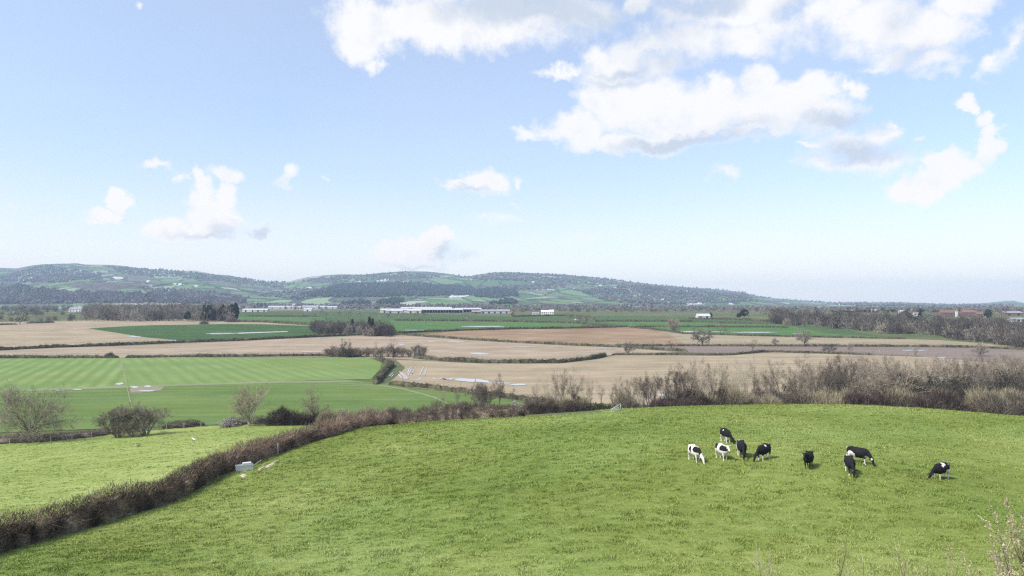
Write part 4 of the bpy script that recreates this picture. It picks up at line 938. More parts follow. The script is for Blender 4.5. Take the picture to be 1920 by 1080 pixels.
mass(110, 588, 733, lambda p_: float(np.interp(p_, [585, 735], [692, 650])), lambda p_: float(np.interp(p_, [585, 735], [790, 725])), (9, 12.5), FBL, 'dense dark inside of the copse between the green fields', 33, .9, name='copse_inside', mat='wood_dark')
scatter(30, 588, 733, lambda p_: float(np.interp(p_, [585, 735], [690, 645])), lambda p_: float(np.interp(p_, [585, 735], [760, 700])), (9.5, 13), FBL, 'dark leafless tree in the dense copse between the green fields', 'trees of the dark copse', 6, .85)
for px_, Y_, h_ in ((661,705,14),(693,690,17),(699,700,15),(712,690,13)):
    CON[px_ % 2].place(px_, Y_, h_, 'small conifer poking out of the dark copse', 'conifers of the dark copse', width=h_*.4)
rb = lambda p_: float(np.interp(p_, [1440, 1500, 1560, 1650, 1760, 1850, 1950], [880, 810, 760, 700, 640, 560, 500]))
mass(330, 1450, 1960, lambda p_: rb(p_)+12, lambda p_: rb(p_)+260, (9, 18), FBL+FBL+FAR[:1], 'grey-brown mass of bare trees filling the long right belt', 32)
scatter(56, 1440, 1950, rb, lambda p_: rb(p_)+30, (11, 16), FBL+FAR, 'grey-brown bare tree in the long belt below the brick houses', 'bare trees of the long right belt', 8, .95)
scatter(22, 1065, 1115, 890, 960, (7, 10), FARB, 'bare tree in the small clump below the white farmhouse', 'small clump below the farmhouse', 9, .8, cond=lambda a, b_: (a*7) % 3 < 2)
mass(230, 940, 1600, 1400, 2200, (7, 12), FBL, 'long low belt of bare trees behind the white farmhouse', 10, 1.1)
mass(110, 1550, 1960, 1300, 2200, (6, 11), FBL, 'bare woods behind the brick houses at the right', 11, 1.1)
scatter(22, 1360, 1480, 1000, 1350, (12, 17), FAR, 'tall bare tree near the dark evergreen right of the small white barn', 'bare trees near the dark evergreen', 12, .8)
scatter(34, 1690, 1930, 1000, 1250, (10, 15), FAR+FARB, 'bare tree around the brick houses', 'bare trees around the brick houses', 13, .9)
scatter(14, 640, 735, 1250, 1500, (8, 12), FAR+FARB, 'bare tree left of the long white barns', 'bare trees left of the barns', 14, .9)
scatter(16, 560, 720, 1000, 1150, (8, 12), FAR, 'bare tree on the slope left of the barns', 'slope trees left of the barns', 15, .9)
for px_, by, ty, w_, lb in ((1395,597,580,17,'large dark evergreen on the green slope at right'),(1332,596,590,8,'round dark evergreen beside the small white barn'),(1385,598,588,9,'small dark evergreen left of the large one'),(1697,598,583,15,'dark evergreen at the left end of the brick houses'),(1725,598,578,9,'pointed dark conifer near the brick houses'),(1706,600,587,10,'low dark evergreen beside the pointed conifer'),(1852,597,580,14,'dark evergreen right of the brick houses'),(960,592,584,9,'pale rounded tree at the right end of the barns')):
    q = hit(px_, by); Y_ = q[1]; h_ = htop(px_, Y_, ty)
    o = (EVG[int(px_) % 2] if 'conifer' not in lb else CON[0]).place(px_, Y_, max(h_, 8), lb, width=w_/F*Y_)
    if 'pale rounded' in lb:
        for ch in o.children:
            ch.data = ch.data.copy(); ch.data.materials[0] = M['twig_pale']
FSH.place(383, hit(383, 608)[1], 5, 'round bush on the edge of the dark green wedge field', cat='bush', width=11)
FSH.place(435, hit(435, 604)[1], 7, 'grey bush at the left end of the small green field', cat='bush', width=17)
FSH.place(1840, hit(1840, 606)[1], 7, 'broad grey thicket in front of the brick houses', cat='bush', width=32)

# ------------------------------------------------------------------ woods on the hills (massed)
def colhit(px_):
    d = ray(px_, 560.); x = d[0]/d[1]*YS; a = (H(x, YS)-CAMZ)/YS; return np.maximum.accumulate(a)
_cols = {}
def fasthit(px_, py_):
    c = round(px_/4)*4
    if c not in _cols: _cols[c] = colhit(c)
    a = PITCH; v = (CY-py_)/F; s = (math.sin(a)+v*math.cos(a))/(math.cos(a)-v*math.sin(a))
    i = int(np.searchsorted(_cols[c], s))
    if i >= len(YS): return None
    return np.array([(px_-CX)/F*YS[i], YS[i]])
def woodland(label, polys, n, hh, mat, seed, name='distant_woodland'):
    rs = random.Random(seed); P = []
    areas = [ (max(q[0] for q in pl)-min(q[0] for q in pl))*(max(q[1] for q in pl)-min(q[1] for q in pl)) for pl in polys]
    for pl, ar in zip(polys, areas):
        m_ = int(n*ar/sum(areas)); x0, x1 = min(q[0] for q in pl), max(q[0] for q in pl); y0, y1 = min(q[1] for q in pl), max(q[1] for q in pl)
        for _ in range(m_):
            a, b2 = rs.uniform(x0, x1), rs.uniform(y0, y1)
            if inpoly(np.array([a]), np.array([b2]), pl)[0]:
                q = fasthit(a, b2)
                if q is not None: P.append(q)
    P = np.array(P); z = H(P[:, 0], P[:, 1]); rg = np.random.default_rng(seed); n = len(P)
    h = rg.uniform(hh[0], hh[1], n); r = h*rg.uniform(.34, .6, n)
    base = np.array([[1, 0, .45], [.2, .95, .5], [-.85, .5, .4], [-.8, -.6, .55], [.25, -1, .42], [0, 0, 0], [.1, 0, 1.]])
    V = base[None]*np.stack([r, r, h], -1)[:, None] + rg.normal(0, 1, (n, 7, 3))*(r*.2)[:, None, None]
    V[:, :, 2] = np.maximum(V[:, :, 2], -1)
    V = V + np.stack([P[:, 0], P[:, 1], z-1], -1)[:, None]
    t = np.array([[i, (i+1) % 5, 6] for i in range(5)]+[[(i+1) % 5, i, 5] for i in range(5)])
    f = (t[None]+(np.arange(n)*7)[:, None, None]).reshape(-1, 3)
    tag(obj(name, mk_mesh(name, V.reshape(-1, 3), [f], mat)), label, 'woodland', kind='stuff')
M['far_wood'] = hedgemat('far_wood', [(.05, .046, .042), (.095, .086, .078), (.17, .155, .138)], .012)
M['far_conifer'] = hedgemat('far_conifer', [(.014, .02, .016), (.026, .035, .026), (.045, .052, .038)], .03)
M['dark_band'] = hedgemat('dark_band', [(.03, .027, .025), (.06, .052, .048), (.11, .095, .085)], .012)
M['mid_wood'] = hedgemat('mid_wood', [(.05, .043, .037), (.10, .086, .075), (.18, .155, .13)], .012)
woodland('dark plantation woods on the hill face', [[(560,556),(640,533),(780,531),(850,538),(940,552),(800,556),(640,558)],[(832,545),(838,537),(885,538),(889,546),(860,550)],[(888,557),(896,545),(925,541),(966,544),(972,556),(930,560)],[(700,572),(735,561),(760,564),(745,572)],[(918,572),(960,564),(970,570)]], 5200, (13, 20), M['far_conifer'], 21)
woodland('brown leafless woods on the hill face', [[(0,520),(60,503),(90,498),(150,506),(180,520),(110,531),(0,529)],[(70,514),(190,511),(190,526),(120,524)],[(200,500),(330,508),(440,521),(560,531),(520,540),(380,525),(230,515)],[(560,528),(600,521),(700,514),(760,510),(830,520),(720,527),(620,532)],[(835,512),(900,516),(930,511),(1050,515),(1120,521),(1200,531),(1140,534),(1000,528),(890,524)],[(930,538),(1060,530),(1060,541),(980,546)],[(1080,545),(1180,535),(1330,545),(1400,553),(1420,566),(1250,572),(1140,566)],[(1130,522),(1300,539),(1400,547),(1445,560),(1380,556),(1200,541)],[(1420,556),(1520,563),(1700,569),(1900,573),(1900,577),(1600,575)],[(480,556),(560,540),(620,545),(560,562)],[(260,540),(400,548),(470,560),(300,562)]], 15500, (11, 17), M['far_wood'], 22)
woodland('deep dark wood band at the left foot of the hills', [[(-100,542),(0,536),(30,540),(100,548),(200,552),(330,556),(460,564),(460,570),(200,568),(-100,572)]], 4200, (13, 22), M['dark_band'], 26)
woodland('brown woods filling the foot of the hills', [[(-100,545),(0,540),(60,545),(200,553),(330,557),(460,565),(460,571),(200,569),(-100,572)],[(400,569),(600,572),(900,573),(1300,575),(1600,579),(1950,580),(1950,584),(1300,581),(960,581),(400,578)],[(1560,582),(1700,581),(1950,581),(1950,585),(1560,587)]], 6500, (8, 13), M['mid_wood'], 23)
woodland('dark evergreen tops among the woods at the foot of the hills', [[(20,548),(30,536),(55,540),(58,548)],[(70,547),(80,542),(85,548)],[(235,560),(262,550),(268,560)],[(640,572),(680,566),(700,573)],[(300,562),(330,553),(334,562)]], 420, (14, 24), M['far_conifer'], 24)
for i, (px_, by) in enumerate(((26,548),(33,546),(40,549),(55,550),(72,549),(80,552),(266,563),(276,561),(483,577),(490,577),(497,577))):
    q = hit(px_, by); Y_ = min(q[1], 3600); CON[i % 2].place(px_, Y_, 22 if i < 8 else 19, 'dark conifer standing above the woods at the foot of the left hills', 'dark conifers at the foot of the left hills', width=13, p=q)

# ------------------------------------------------------------------ buildings
M['render_white'] = flat('white_render', (.66, .65, .62), .7, .3, .08)
M['roof_pale'] = flat('pale_sheet_roof', (.47, .465, .46), .45, .4, .08, .3)
M['roof_slate'] = flat('slate_roof', (.26, .25, .27), .7, .3, .15, .8)
M['roof_grey'] = flat('grey_sheet_roof', (.42, .41, .43), .6, .3, .12, .2)
M['dark_open'] = flat('dark_interior', (.03, .028, .03), .95, .05, .2)
M['cream'] = flat('cream_wall', (.55, .47, .38), .8, .2, .1)
M['brick'] = flat('red_brick', (.20, .12, .10), .85, .2, .18, 1.5)
M['tile'] = flat('brown_tile', (.17, .115, .10), .8, .2, .2, 1.5)
M['glass'] = flat('window_glass', (.05, .06, .07), .1, .6, .1)
M['tin'] = flat('galvanised_steel', (.60, .60, .62), .42, .5, .12, 4)
M['wood'] = flat('weathered_wood', (.42, .37, .29), .85, .2, .2, 6)
M['rail'] = flat('pale_metal_rail', (.62, .62, .6), .5, .4, .1)
def box_part(name, c, d, mat, parent, rz=0, rx=0):
    mb = MB(); mb.box(c, d, rz, rx=rx); return obj(name, mb.mesh(name, mat), parent)
def gable_roof(name, w, d, z, rise, over, th, mat, parent, cx=0, cy=0):
    """ridge along x; two thick pitches"""
    mb = MB(); hd = d/2+over; hw = w/2+over; sl = rise/(d/2); zl = z-over*sl
    for s_ in (-1, 1):
        v = [[-hw, s_*hd, zl], [hw, s_*hd, zl], [hw, 0, z+rise], [-hw, 0, z+rise]]
        v = np.array(v+[[a, b_, c+th] for a, b_, c in v])+np.array([cx, cy, 0])
        mb.add(v, [[0,1,2,3],[4,7,6,5],[0,4,5,1],[1,5,6,2],[2,6,7,3],[3,7,4,0]])
    return obj(name, mb.mesh(name, mat), parent)
def walls(name, w, d, z, rise, mat, parent, cx=0, cy=0):
    v = np.array([[-w/2,-d/2,0],[w/2,-d/2,0],[w/2,d/2,0],[-w/2,d/2,0],[-w/2,-d/2,z],[w/2,-d/2,z],[w/2,d/2,z],[-w/2,d/2,z],[-w/2,0,z+rise-.05],[w/2,0,z+rise-.05]])+np.array([cx, cy, -.3])
    mb = MB(); mb.add(v, [[0,1,5,4],[2,3,7,6],[0,3,2,1]], [[3,8,7],[3,0,8],[0,4,8],[1,2,9],[2,6,9],[1,9,5]])
    return obj(name, mb.mesh(name, mat), parent)
def house(px_, by, w, d, z, rise, label, wall='render_white', roof='roof_slate', nwin=3, floors=2, rz=0, cat='house', name='house', Y=None, chim=1, group=None, p=None):
    q = p if p is not None else (hit(px_, by) if Y is None else at(px_, Y)); e = empty(name, tuple(q), rz); tag(e, label, cat, group)
    walls('wall', w, d, z, rise, M[wall], e); rf = gable_roof('roof', w, d, z, rise, .35, .18, M[roof], e)
    for k in range(chim):
        box_part('chimney', (w*(.38 if k == 0 else -.38), 0, z+rise+.5), (.9, .7, 1.6), M['brick' if wall == 'brick' else wall], rf)
    for fl in range(floors):
        for k in range(nwin):
            x = (k+.5)/nwin*w-w/2
            if fl == 0 and k == nwin//2 and floors > 0:
                box_part('door', (x, -d/2-.03, 1.0), (1.1, .08, 2.1), M['dark_open'], e); continue
            wn = box_part('window', (x, -d/2-.03, 1.5+fl*2.7), (1.3, .1, 1.3), M['glass'], e)
            box_part('sill', (x, -d/2-.1, .78+fl*2.7), (1.5, .2, .1), M['render_white'], wn)
    return e
def barn(px_, by, w, d, z, rise, label, roof='roof_pale', wall='cream', bays=0, rz=0, Y=None, group=None, dz=0, open_front=True):
    q = hit(px_, by) if Y is None else at(px_, Y); e = empty('barn', (q[0], q[1], q[2]+dz), rz); tag(e, label, 'barn', group)
    if open_front and bays:
        mb = MB(); t = .2
        mb.box((0, d/2-t/2, z/2-.2), (w, t, z+.4)); mb.box((-w/2+t/2, -t/2, z/2-.2), (t, d-t, z+.4)); mb.box((w/2-t/2, -t/2, z/2-.2), (t, d-t, z+.4)); mb.box((0, -d/2+.1, z-.35), (w-2*t, .15, .7)); mb.box((0, -d/2+.1, .0), (w-2*t, .15, .4))
        obj('wall', mb.mesh('barn_wall', M[wall]), e); box_part('painted_shade', (0, d/2-t-1.2, z/2), (w-1, 2, z-.6), M['dark_open'], e)  # near-black block paints the shade inside the open barn
        for k in range(bays+1): box_part('post', (-w/2+.3+(w-.6)*k/bays, -d/2+.05, z/2-.2), (.35, .3, z+.3), M['roof_grey'], e)
    else:
        walls('wall', w, d, z, rise, M[wall], e)
        for k in range(bays): box_part('door', ((k+.5)/bays*w-w/2, -d/2-.04, 1.7), (3.2, .1, 3.4), M['dark_open'], e)
    gable_roof('roof', w, d, z, rise, .5, .2, M[roof], e); return e
barn(740, 585, 52, 22, 5.0, 2.8, 'white-roofed barn at the left end of the long row of barns', wall='cream', bays=3, Y=1330, open_front=False)
barn(741, 585, 30, 14, 4, 3, 'lower grey barn in front of the left white-roofed barn', roof='roof_grey', wall='roof_grey', bays=2, Y=1290, open_front=False)
barn(778, 585, 26, 20, 4.5, 3, 'cream-walled barn joining the long open-fronted barn', wall='cream', bays=2, Y=1290, open_front=False)
barn(822, 585, 92, 22, 6.0, 2.4, 'longest open-fronted white-roofed barn in the middle of the row', bays=18, Y=1300, wall='roof_grey')
barn(800, 582, 100, 20, 6.6, 2.2, 'white-roofed barn behind the longest barn, only its roof showing', bays=4, Y=1370, open_front=False, dz=1.6)
barn(878, 582, 50, 22, 6.2, 2.4, 'grey-roofed barn at the right end of the white row', roof='roof_pale', wall='roof_grey', bays=9, Y=1340, dz=.4)
barn(928, 586, 54, 18, 3.6, 3.2, 'low slate-roofed shed at the right end of the barns', roof='roof_slate', wall='roof_grey', bays=5, Y=1280, open_front=False)
barn(893, 586, 16, 12, 3, 2.5, 'small dark shed between the white barns and the low slate shed', roof='roof_slate', wall='brick', bays=1, Y=1262, open_front=False)
e = empty('silo', tuple(at(940, 1300))); tag(e, 'small round white silo beside the low slate shed', 'silo')
mb = MB(); mb.tube([[0,0,0],[0,0,6.5]], 1.6, 12); obj('body', mb.mesh('silo_body', M['roof_pale'], True), e); mb = MB(); mb.tube([[0,0,6.5],[0,0,7.6]], [1.7, .2], 12); obj('lid', mb.mesh('silo_lid', M['roof_grey']), e)
fy = hit(1024, 590.5)[1]
house(1024, 590.5, 17, 8, 5.4, 2.4, 'white farmhouse on the green rise right of the barns', nwin=5, chim=2, roof='render_white')
house(1034, 590, 7, 9, 6.0, 2.8, 'taller white gabled wing at the right end of the farmhouse', nwin=2, chim=1, roof='render_white', Y=fy-8)
house(1004, 589, 11, 6, 2.6, 1.8, 'low white outbuilding left of the white farmhouse', nwin=2, floors=1, chim=0, Y=fy+5)
barn(1318, 597, 19, 10, 3.6, 3.2, 'small bright white barn on the green slope at right', wall='render_white', bays=2, open_front=False)
barn(1633, 588, 22, 12, 3, 2.6, 'low white barn among trees left of the brick houses', wall='render_white', bays=2, Y=1420, open_front=False)
barn(1690, 590, 9, 8, 4, 2.4, 'small white shed behind the dark evergreen at right', wall='render_white', bays=1, Y=1250, open_front=False)
house(1717, 596, 8, 7, 4.6, 2.4, 'white gabled cottage between the dark evergreens at right', nwin=2, chim=0, Y=1080)
house(1778, 597, 28, 9, 6.4, 4.2, 'long red brick house, left one of the pair', wall='brick', roof='tile', nwin=6, chim=2, Y=1090)
house(1814, 597, 22, 9, 6.8, 3.4, 'red brick house with a white chimney, right one of the pair', wall='brick', roof='brick', nwin=5, chim=2, Y=1090)
house(1793, 593, 2.6, 2.6, 8.5, 1.4, 'white narrow tower between the two brick houses', nwin=1, floors=1, chim=0, Y=1075, cat='tower', name='tower')
house(1834, 597, 9, 8, 5, 2.6, 'brick cottage with a pale porch right of the brick pair', wall='brick', roof='tile', nwin=2, chim=1, Y=1060)
barn(1905, 602, 20, 8, 3, 2.2, 'low white-fronted shed at the right edge', wall='render_white', roof='roof_slate', bays=3, Y=930, open_front=False)
barn(1895, 584, 30, 14, 4, 3, 'dark-roofed farm building behind the right edge shed', wall='brick', roof='roof_slate', bays=2, Y=1150, open_front=False)
# works at the foot of the hills
for i, (px_, w_, z_, rf, lb) in enumerate(((520,50,6,'roof_pale','first pale shed of the works at the foot of the hills'),(543,34,6,'roof_pale','second pale shed of the works, left of the white dome'),(558,24,5,'roof_grey','small grey shed right of the white dome'),(583,50,7,'roof_grey','blue-grey shed of the works, right of the dome'),(600,36,6,'roof_pale','pale shed near the right end of the works'),(618,50,5,'roof_pale','long pale shed at the right end of the works'))):
    barn(px_, 0, w_, 20, z_, 3, lb, roof=rf, wall='roof_grey', bays=2, Y=2150+i*12, open_front=False, dz=3)
barn(470, 0, 30, 16, 4, 2.5, 'low white sheds at the right end of the left far wood', wall='render_white', bays=2, Y=1500, open_front=False)
barn(492, 0, 26, 14, 4, 2.5, 'low shed with a pinkish end beside the bare soil strip', wall='cream', bays=2, Y=1480, open_front=False)
barn(578, 0, 18, 12, 4, 2.5, 'small bright white shed below the works', wall='render_white', bays=1, Y=1600, open_front=False)
house(145, 0, 26, 14, 6, 4, 'white house in the gap of the thin wood at the far left', nwin=4, chim=1, Y=1420)
e = empty('dome', tuple(at(551, 2180)+np.array([0, 0, 9]))); tag(e, 'small white ball-shaped dome above the works', 'dome')
th = np.linspace(0, np.pi, 9); mb = MB(); mb.tube([[0, 0, 5+5*-math.cos(t)] for t in th], [max(.05, 5*math.sin(t)) for t in th], 16); obj('ball', mb.mesh('dome_ball', M['render_white'], True), e)
mb = MB(); mb.tube([[0, 0, -10], [0, 0, .6]], 1.6, 8); obj('pedestal', mb.mesh('dome_pedestal', M['roof_grey']), e)
hs = [(36,522),(128,507),(150,509),(178,511),(235,510),(280,511),(338,524),(328,534),(278,529),(283,537),(270,540),(310,546),(318,546),(368,538),(340,509),(352,519),(338,535),(628,528),(668,529),(674,529),(798,536),(883,525),(858,558),(850,559),(1126,536),(1153,542),(1242,563),(1252,564),(1218,557),(570,512),(625,530),(1288,547),(1370,571),(1538,579),(1575,572),(1725,580),(1312,570),(1000,530)]
for i, (px_, by) in enumerate(hs):
    q = fasthit(px_, by)
    if q is None: continue
    x_ = (px_-CX)/F*q[1]; s_ = RNG.uniform(.7, 1.15)
    house(0, 0, 18*s_, 10*s_, 5.5*s_, 3.5*s_, 'tiny white house on the far hillside', nwin=0, floors=0, chim=0, p=(x_, q[1], float(H(x_, q[1]))), group='white houses on the far hills', name='cottage', roof='roof_pale' if i % 3 else 'roof_slate', rz=RNG.uniform(-.5, .5))
# parked vehicles
def vehicle(px_, Y_, L, Wd, h, col, label, rz=0, cat='van'):
    e = empty('parked_'+cat, tuple(at(px_, Y_)+np.array([0, 0, .1])), rz); tag(e, label, cat)
    m_ = flat('vehicle_paint', col, .3, .5, .03)
    V = []; prof_ = [(-L/2, .35), (-L/2, h*.55), (-L/2+.3, h*.62), (-L*.2, h*.66), (-L*.08, h), (L*.42, h), (L/2, h*.6), (L/2, .35)]
    for s_ in (-1, 1):
        for (x, z) in prof_: V.append([x, s_*Wd/2*(1 if z < h*.7 else .86), z])
    n = len(prof_); q = [[i, (i+1) % n, (i+1) % n+n, i+n] for i in range(n)]
    mb = MB(); mb.add(V, q, [[0, i+1, i] for i in range(1, n-1)]+[[n, n+i, n+i+1] for i in range(1, n-1)]); obj('body', mb.mesh('vehicle_body', m_), e)
    mb = MB(); mb.box((L*.16, 0, h*.80), (L*.42, Wd*.93, h*.22)); obj('window', mb.mesh('vehicle_window', M['glass']), e)
    for sx in (-.32, .32):
        for sy in (-1, 1):
            mb = MB(); mb.tube([[L*sx, sy*(Wd/2-.12), .33], [L*sx, sy*(Wd/2+.04), .33]], .33, 10); obj('wheel', mb.mesh('wheel', M['dark_open']), e)
vehicle(1900, 905, 5.6, 2, 2.3, (.8, .8, .8), 'white van parked by the low shed at the right edge', .1)
vehicle(1916, 905, 5.2, 2, 2.2, (.78, .79, .8), 'second white van, nearest the right edge', -.1)
vehicle(725, hit(725, 626.5)[1]-2, 4.3, 1.8, 1.5, (.5, .52, .55), 'silver car passing along the hedge-lined lane', .1, 'car')
vehicle(1080, 960, 5.0, 2, 2.0, (.75, .75, .73), 'white vehicle by the small clump below the farmhouse', .3)
# lane with hedge where the car stands
field('lane', 'narrow lane between the hedges in the middle of the valley', M['track'], [(600,634),(660,629.6),(725,627.6),(800,629.2),(800,629.9),(725,628.4),(660,630.4),(600,635)], .2)

# ------------------------------------------------------------------ near furniture: trough, posts, rails, fences
def post_mesh(h, r, seed):
    rg = np.random.default_rng(seed); mb = MB(); mb.tube([[0, 0, -.3], [0, 0, h*.5], [rg.uniform(-.02, .02), 0, h-.04], [0, 0, h]], [r, r*.97, r*.95, r*.7], 7); return mb.mesh('post', M['wood'], False)
PM = [post_mesh(1.35, .075, i) for i in range(3)]
fe = empty('wire_fence', tuple(FENCEW[0])); tag(fe, 'pale wooden post and wire fence along the lower edge of the left pasture', 'fence')
wir = MB(); FW = np.array(FENCEW); sF = np.r_[0, np.cumsum(np.hypot(*(np.diff(FW[:, :2], axis=0).T)))]
pxs = [-120,-80,-40,18,56,95,135,172,209,243,278,312,345,377,411,442,473,503,532]; prev = None
for i, px_ in enumerate(pxs):
    py_ = np.interp(px_, [q[0] for q in FENCE], [q[1] for q in FENCE]); q = hit(px_, py_)
    o = obj('post', PM[i % 3], fe, (q[0]-fe.location.x, q[1]-fe.location.y, q[2]-fe.location.z), RNG.uniform(0, 6)); o.scale = (1.25, 1.25, RNG.uniform(.92, 1.08))
    if prev is not None:
        for hh_ in (.45, .8, 1.15):
            a, b2 = prev-np.array(fe.location), q-np.array(fe.location); wir.tube([[*a[:2], a[2]+hh_], [*((a+b2)/2)[:2], (a+b2)[2]/2+hh_-.03], [*b2[:2], b2[2]+hh_]], .007, 4, cap=False)
    prev = q
obj('wire', wir.mesh('wire', M['tin']), fe)
# pale fence line across the striped crop
fe = empty('crop_fence', tuple(hit(226, 672))); tag(fe, 'thin pale electric fence line crossing the striped crop fields', 'fence')
wir = MB(); A0, A1 = hit(226, 672), hit(247, 768)
for i in range(34):
    q = A0+(A1-A0)*i/33; q[2] = float(H(q[0], q[1])); l_ = q-np.array(fe.location); o = obj('post', PM[i % 3], fe, tuple(l_)); o.scale = (.55, .55, .75)
    if i: 
        for hh_ in (.5, 1.0): wir.tube([[*pl_[:2], pl_[2]+hh_], [*l_[:2], l_[2]+hh_]], .016, 3, cap=False)
    pl_ = l_
obj('wire', wir.mesh('tape', M['wood']), fe)
field('track', 'pale bare line under the thin fence across the striped crop', M['track'], None, .2, world_pts=[(A0[0]-.17, A0[1]), (A0[0]+.17, A0[1]), (A1[0]+.1, A1[1]), (A1[0]-.1, A1[1])])
# water trough
q = hit(458, 882); tr = empty('water_trough', (q[0], q[1], q[2]-.02), R(28)); tag(tr, 'galvanised steel water trough with a raised float box beside the hedge', 'trough')
mb = MB(); L_, W_, Hh = 1.9, .62, .62
for c, d in (((0, -W_/2, Hh/2+.05), (L_, .03, Hh)), ((0, W_/2, Hh/2+.05), (L_, .03, Hh)), ((-L_/2+.015, 0, Hh/2+.05), (.03, W_-.03, Hh)), ((L_/2-.015, 0, Hh/2+.05), (.03, W_-.03, Hh)), ((0, 0, .08), (L_-.06, W_-.03, .04))): mb.box(c, d)
obj('tank', mb.mesh('tank', M['tin']), tr)
mb = MB(); mb.box((0, -W_/2-.02, Hh+.05), (L_+.06, .05, .05)); mb.box((0, W_/2+.02, Hh+.05), (L_+.06, .05, .05)); mb.box((-L_/2-.01, 0, Hh+.05), (.05, W_-.02, .05)); mb.box((L_/2+.01, 0, Hh+.05), (.05, W_-.02, .05)); obj('rim', mb.mesh('rim', M['tin']), tr)
box_part('water', (0, 0, Hh-.1), (L_-.07, W_-.04, .02), M['water'], tr)
fb_ = box_part('float_box', (.28, 0, Hh+.17), (.95, .66, .26), M['tin'], tr); 
for x_ in (-.7, .7): box_part('foot', (x_, 0, -.03), (.12, W_, .16), M['dark_open'], tr)
q = hit(521, 853); tag(obj('fence_post', post_mesh(1.6, .09, 9), None, tuple(q)), 'single pale leaning wooden post in front of the reddish hedge', 'post')
a, b2 = hit(476, 877), hit(490, 868); mb = MB(); mb.tube([a+np.array([0, 0, .3]), b2+np.array([0, 0, .35])], .05, 6); tag(obj('wooden_rail', mb.mesh('wooden_rail', M['wood'])), 'short pale wooden rail running from the trough into the hedge', 'rail')
# bare trodden soil near the trough
M['soil'] = stripemat('trodden_soil', (.36, .30, .21), (.52, .45, .34), (1, .3), 2, .1)
def patch(name, label, pl, mat, lift=.06, cat='soil'):
    W = np.array([hit(*q) for q in pl]); n = len(W); c = W.mean(0); rs_ = random.Random(3)
    ring = []
    for i in range(n):
        for k in range(4):
            t = k/4; p_ = W[i]*(1-t)+W[(i+1) % n]*t; ring.append([p_[0]+rs_.uniform(-.12, .12), p_[1]+rs_.uniform(-.15, .15)])
    ring = np.array(ring); lay = [ring*(1-f)+c[:2]*f for f in (0, .35, .7)]; V = np.concatenate(lay+[c[None, :2]]); m_ = len(ring)
    z = ground_z(V[:, 0], V[:, 1])+lift; z[:m_] -= lift+.03; qd = []
    for l in range(2):
        for i in range(m_): j = (i+1) % m_; qd.append([l*m_+i, l*m_+j, (l+1)*m_+j, (l+1)*m_+i])
    t3 = [[2*m_+i, 2*m_+(i+1) % m_, 3*m_] for i in range(m_)]
    tag(obj(name, mk_mesh(name, np.c_[V, z], [np.array(qd), np.array(t3)], mat, True)), label, cat, kind='structure')
patch('soil_patch', 'pale strip of bare trodden soil beside the water trough', [(481,882),(488,878.5),(500,873.5),(512,867),(523,861.5),(525,863),(515,869),(504,875),(492,880.5),(484,883)], M['soil'], .1)
patch('soil_patch', 'small bare muddy spot below the water trough', [(448,893),(456,888.5),(463,891),(456,895)], M['soil'], .08)
# leaning metal rails at the field corner
q0 = hit(1146, 772); q1 = hit(1164, 769); gt = empty('gate', tuple(q0)); tag(gt, 'old pale metal gate leaning at the top corner of the pasture', 'gate')
v = np.array(q1)-np.array(q0)
for k, hh_ in enumerate((.25, .62, 1.05)):
    mb = MB(); mb.tube([[0, 0, hh_*.35], [v[0], v[1], v[2]+hh_]], .055, 6); obj('bar', mb.mesh('gate_bar', M['rail'], True), gt)
for f_ in (.35, .98):
    mb = MB(); mb.tube([[v[0]*f_, v[1]*f_, v[2]*f_-.1], [v[0]*f_, v[1]*f_, v[2]*f_+.35+.75*f_]], .05, 6); obj('upright', mb.mesh('gate_upright', M['rail'], True), gt)
# birds in the left pasture
def bird(px_, py_, col, label, s=1.):
    q = hit(px_, py_); e = empty('bird', (q[0], q[1], q[2]+.02), RNG.uniform(0, 6), s); tag(e, label, 'bird'); m_ = flat('feathers', col, .8, .2, .1)
    mb = MB(); mb.tube([[-.42, 0, .20], [-.28, 0, .22], [-.08, 0, .24], [.12, 0, .28], [.22, 0, .38], [.28, 0, .44], [.36, 0, .42], [.42, 0, .41]], [[.03, .015], [.07, .04], [.12, .11], [.10, .10], [.05, .05], [.055, .055], [.03, .03], [.008, .008]], 10)
    obj('body', mb.mesh('bird_body', m_, True), e)
    for sy in (-1, 1):
        mb = MB(); mb.tube([[0, sy*.04, .18], [.02, sy*.04, .0]], .012, 5); obj('leg', mb.mesh('bird_leg', M['dark_open']), e)
bird(260, 838.5, (.16, .13, .09), 'dark brown bird on the left pasture', 1.5)
bird(363, 826.5, (.8, .8, .78), 'tiny white bird on the left pasture near the fence', 1.3)

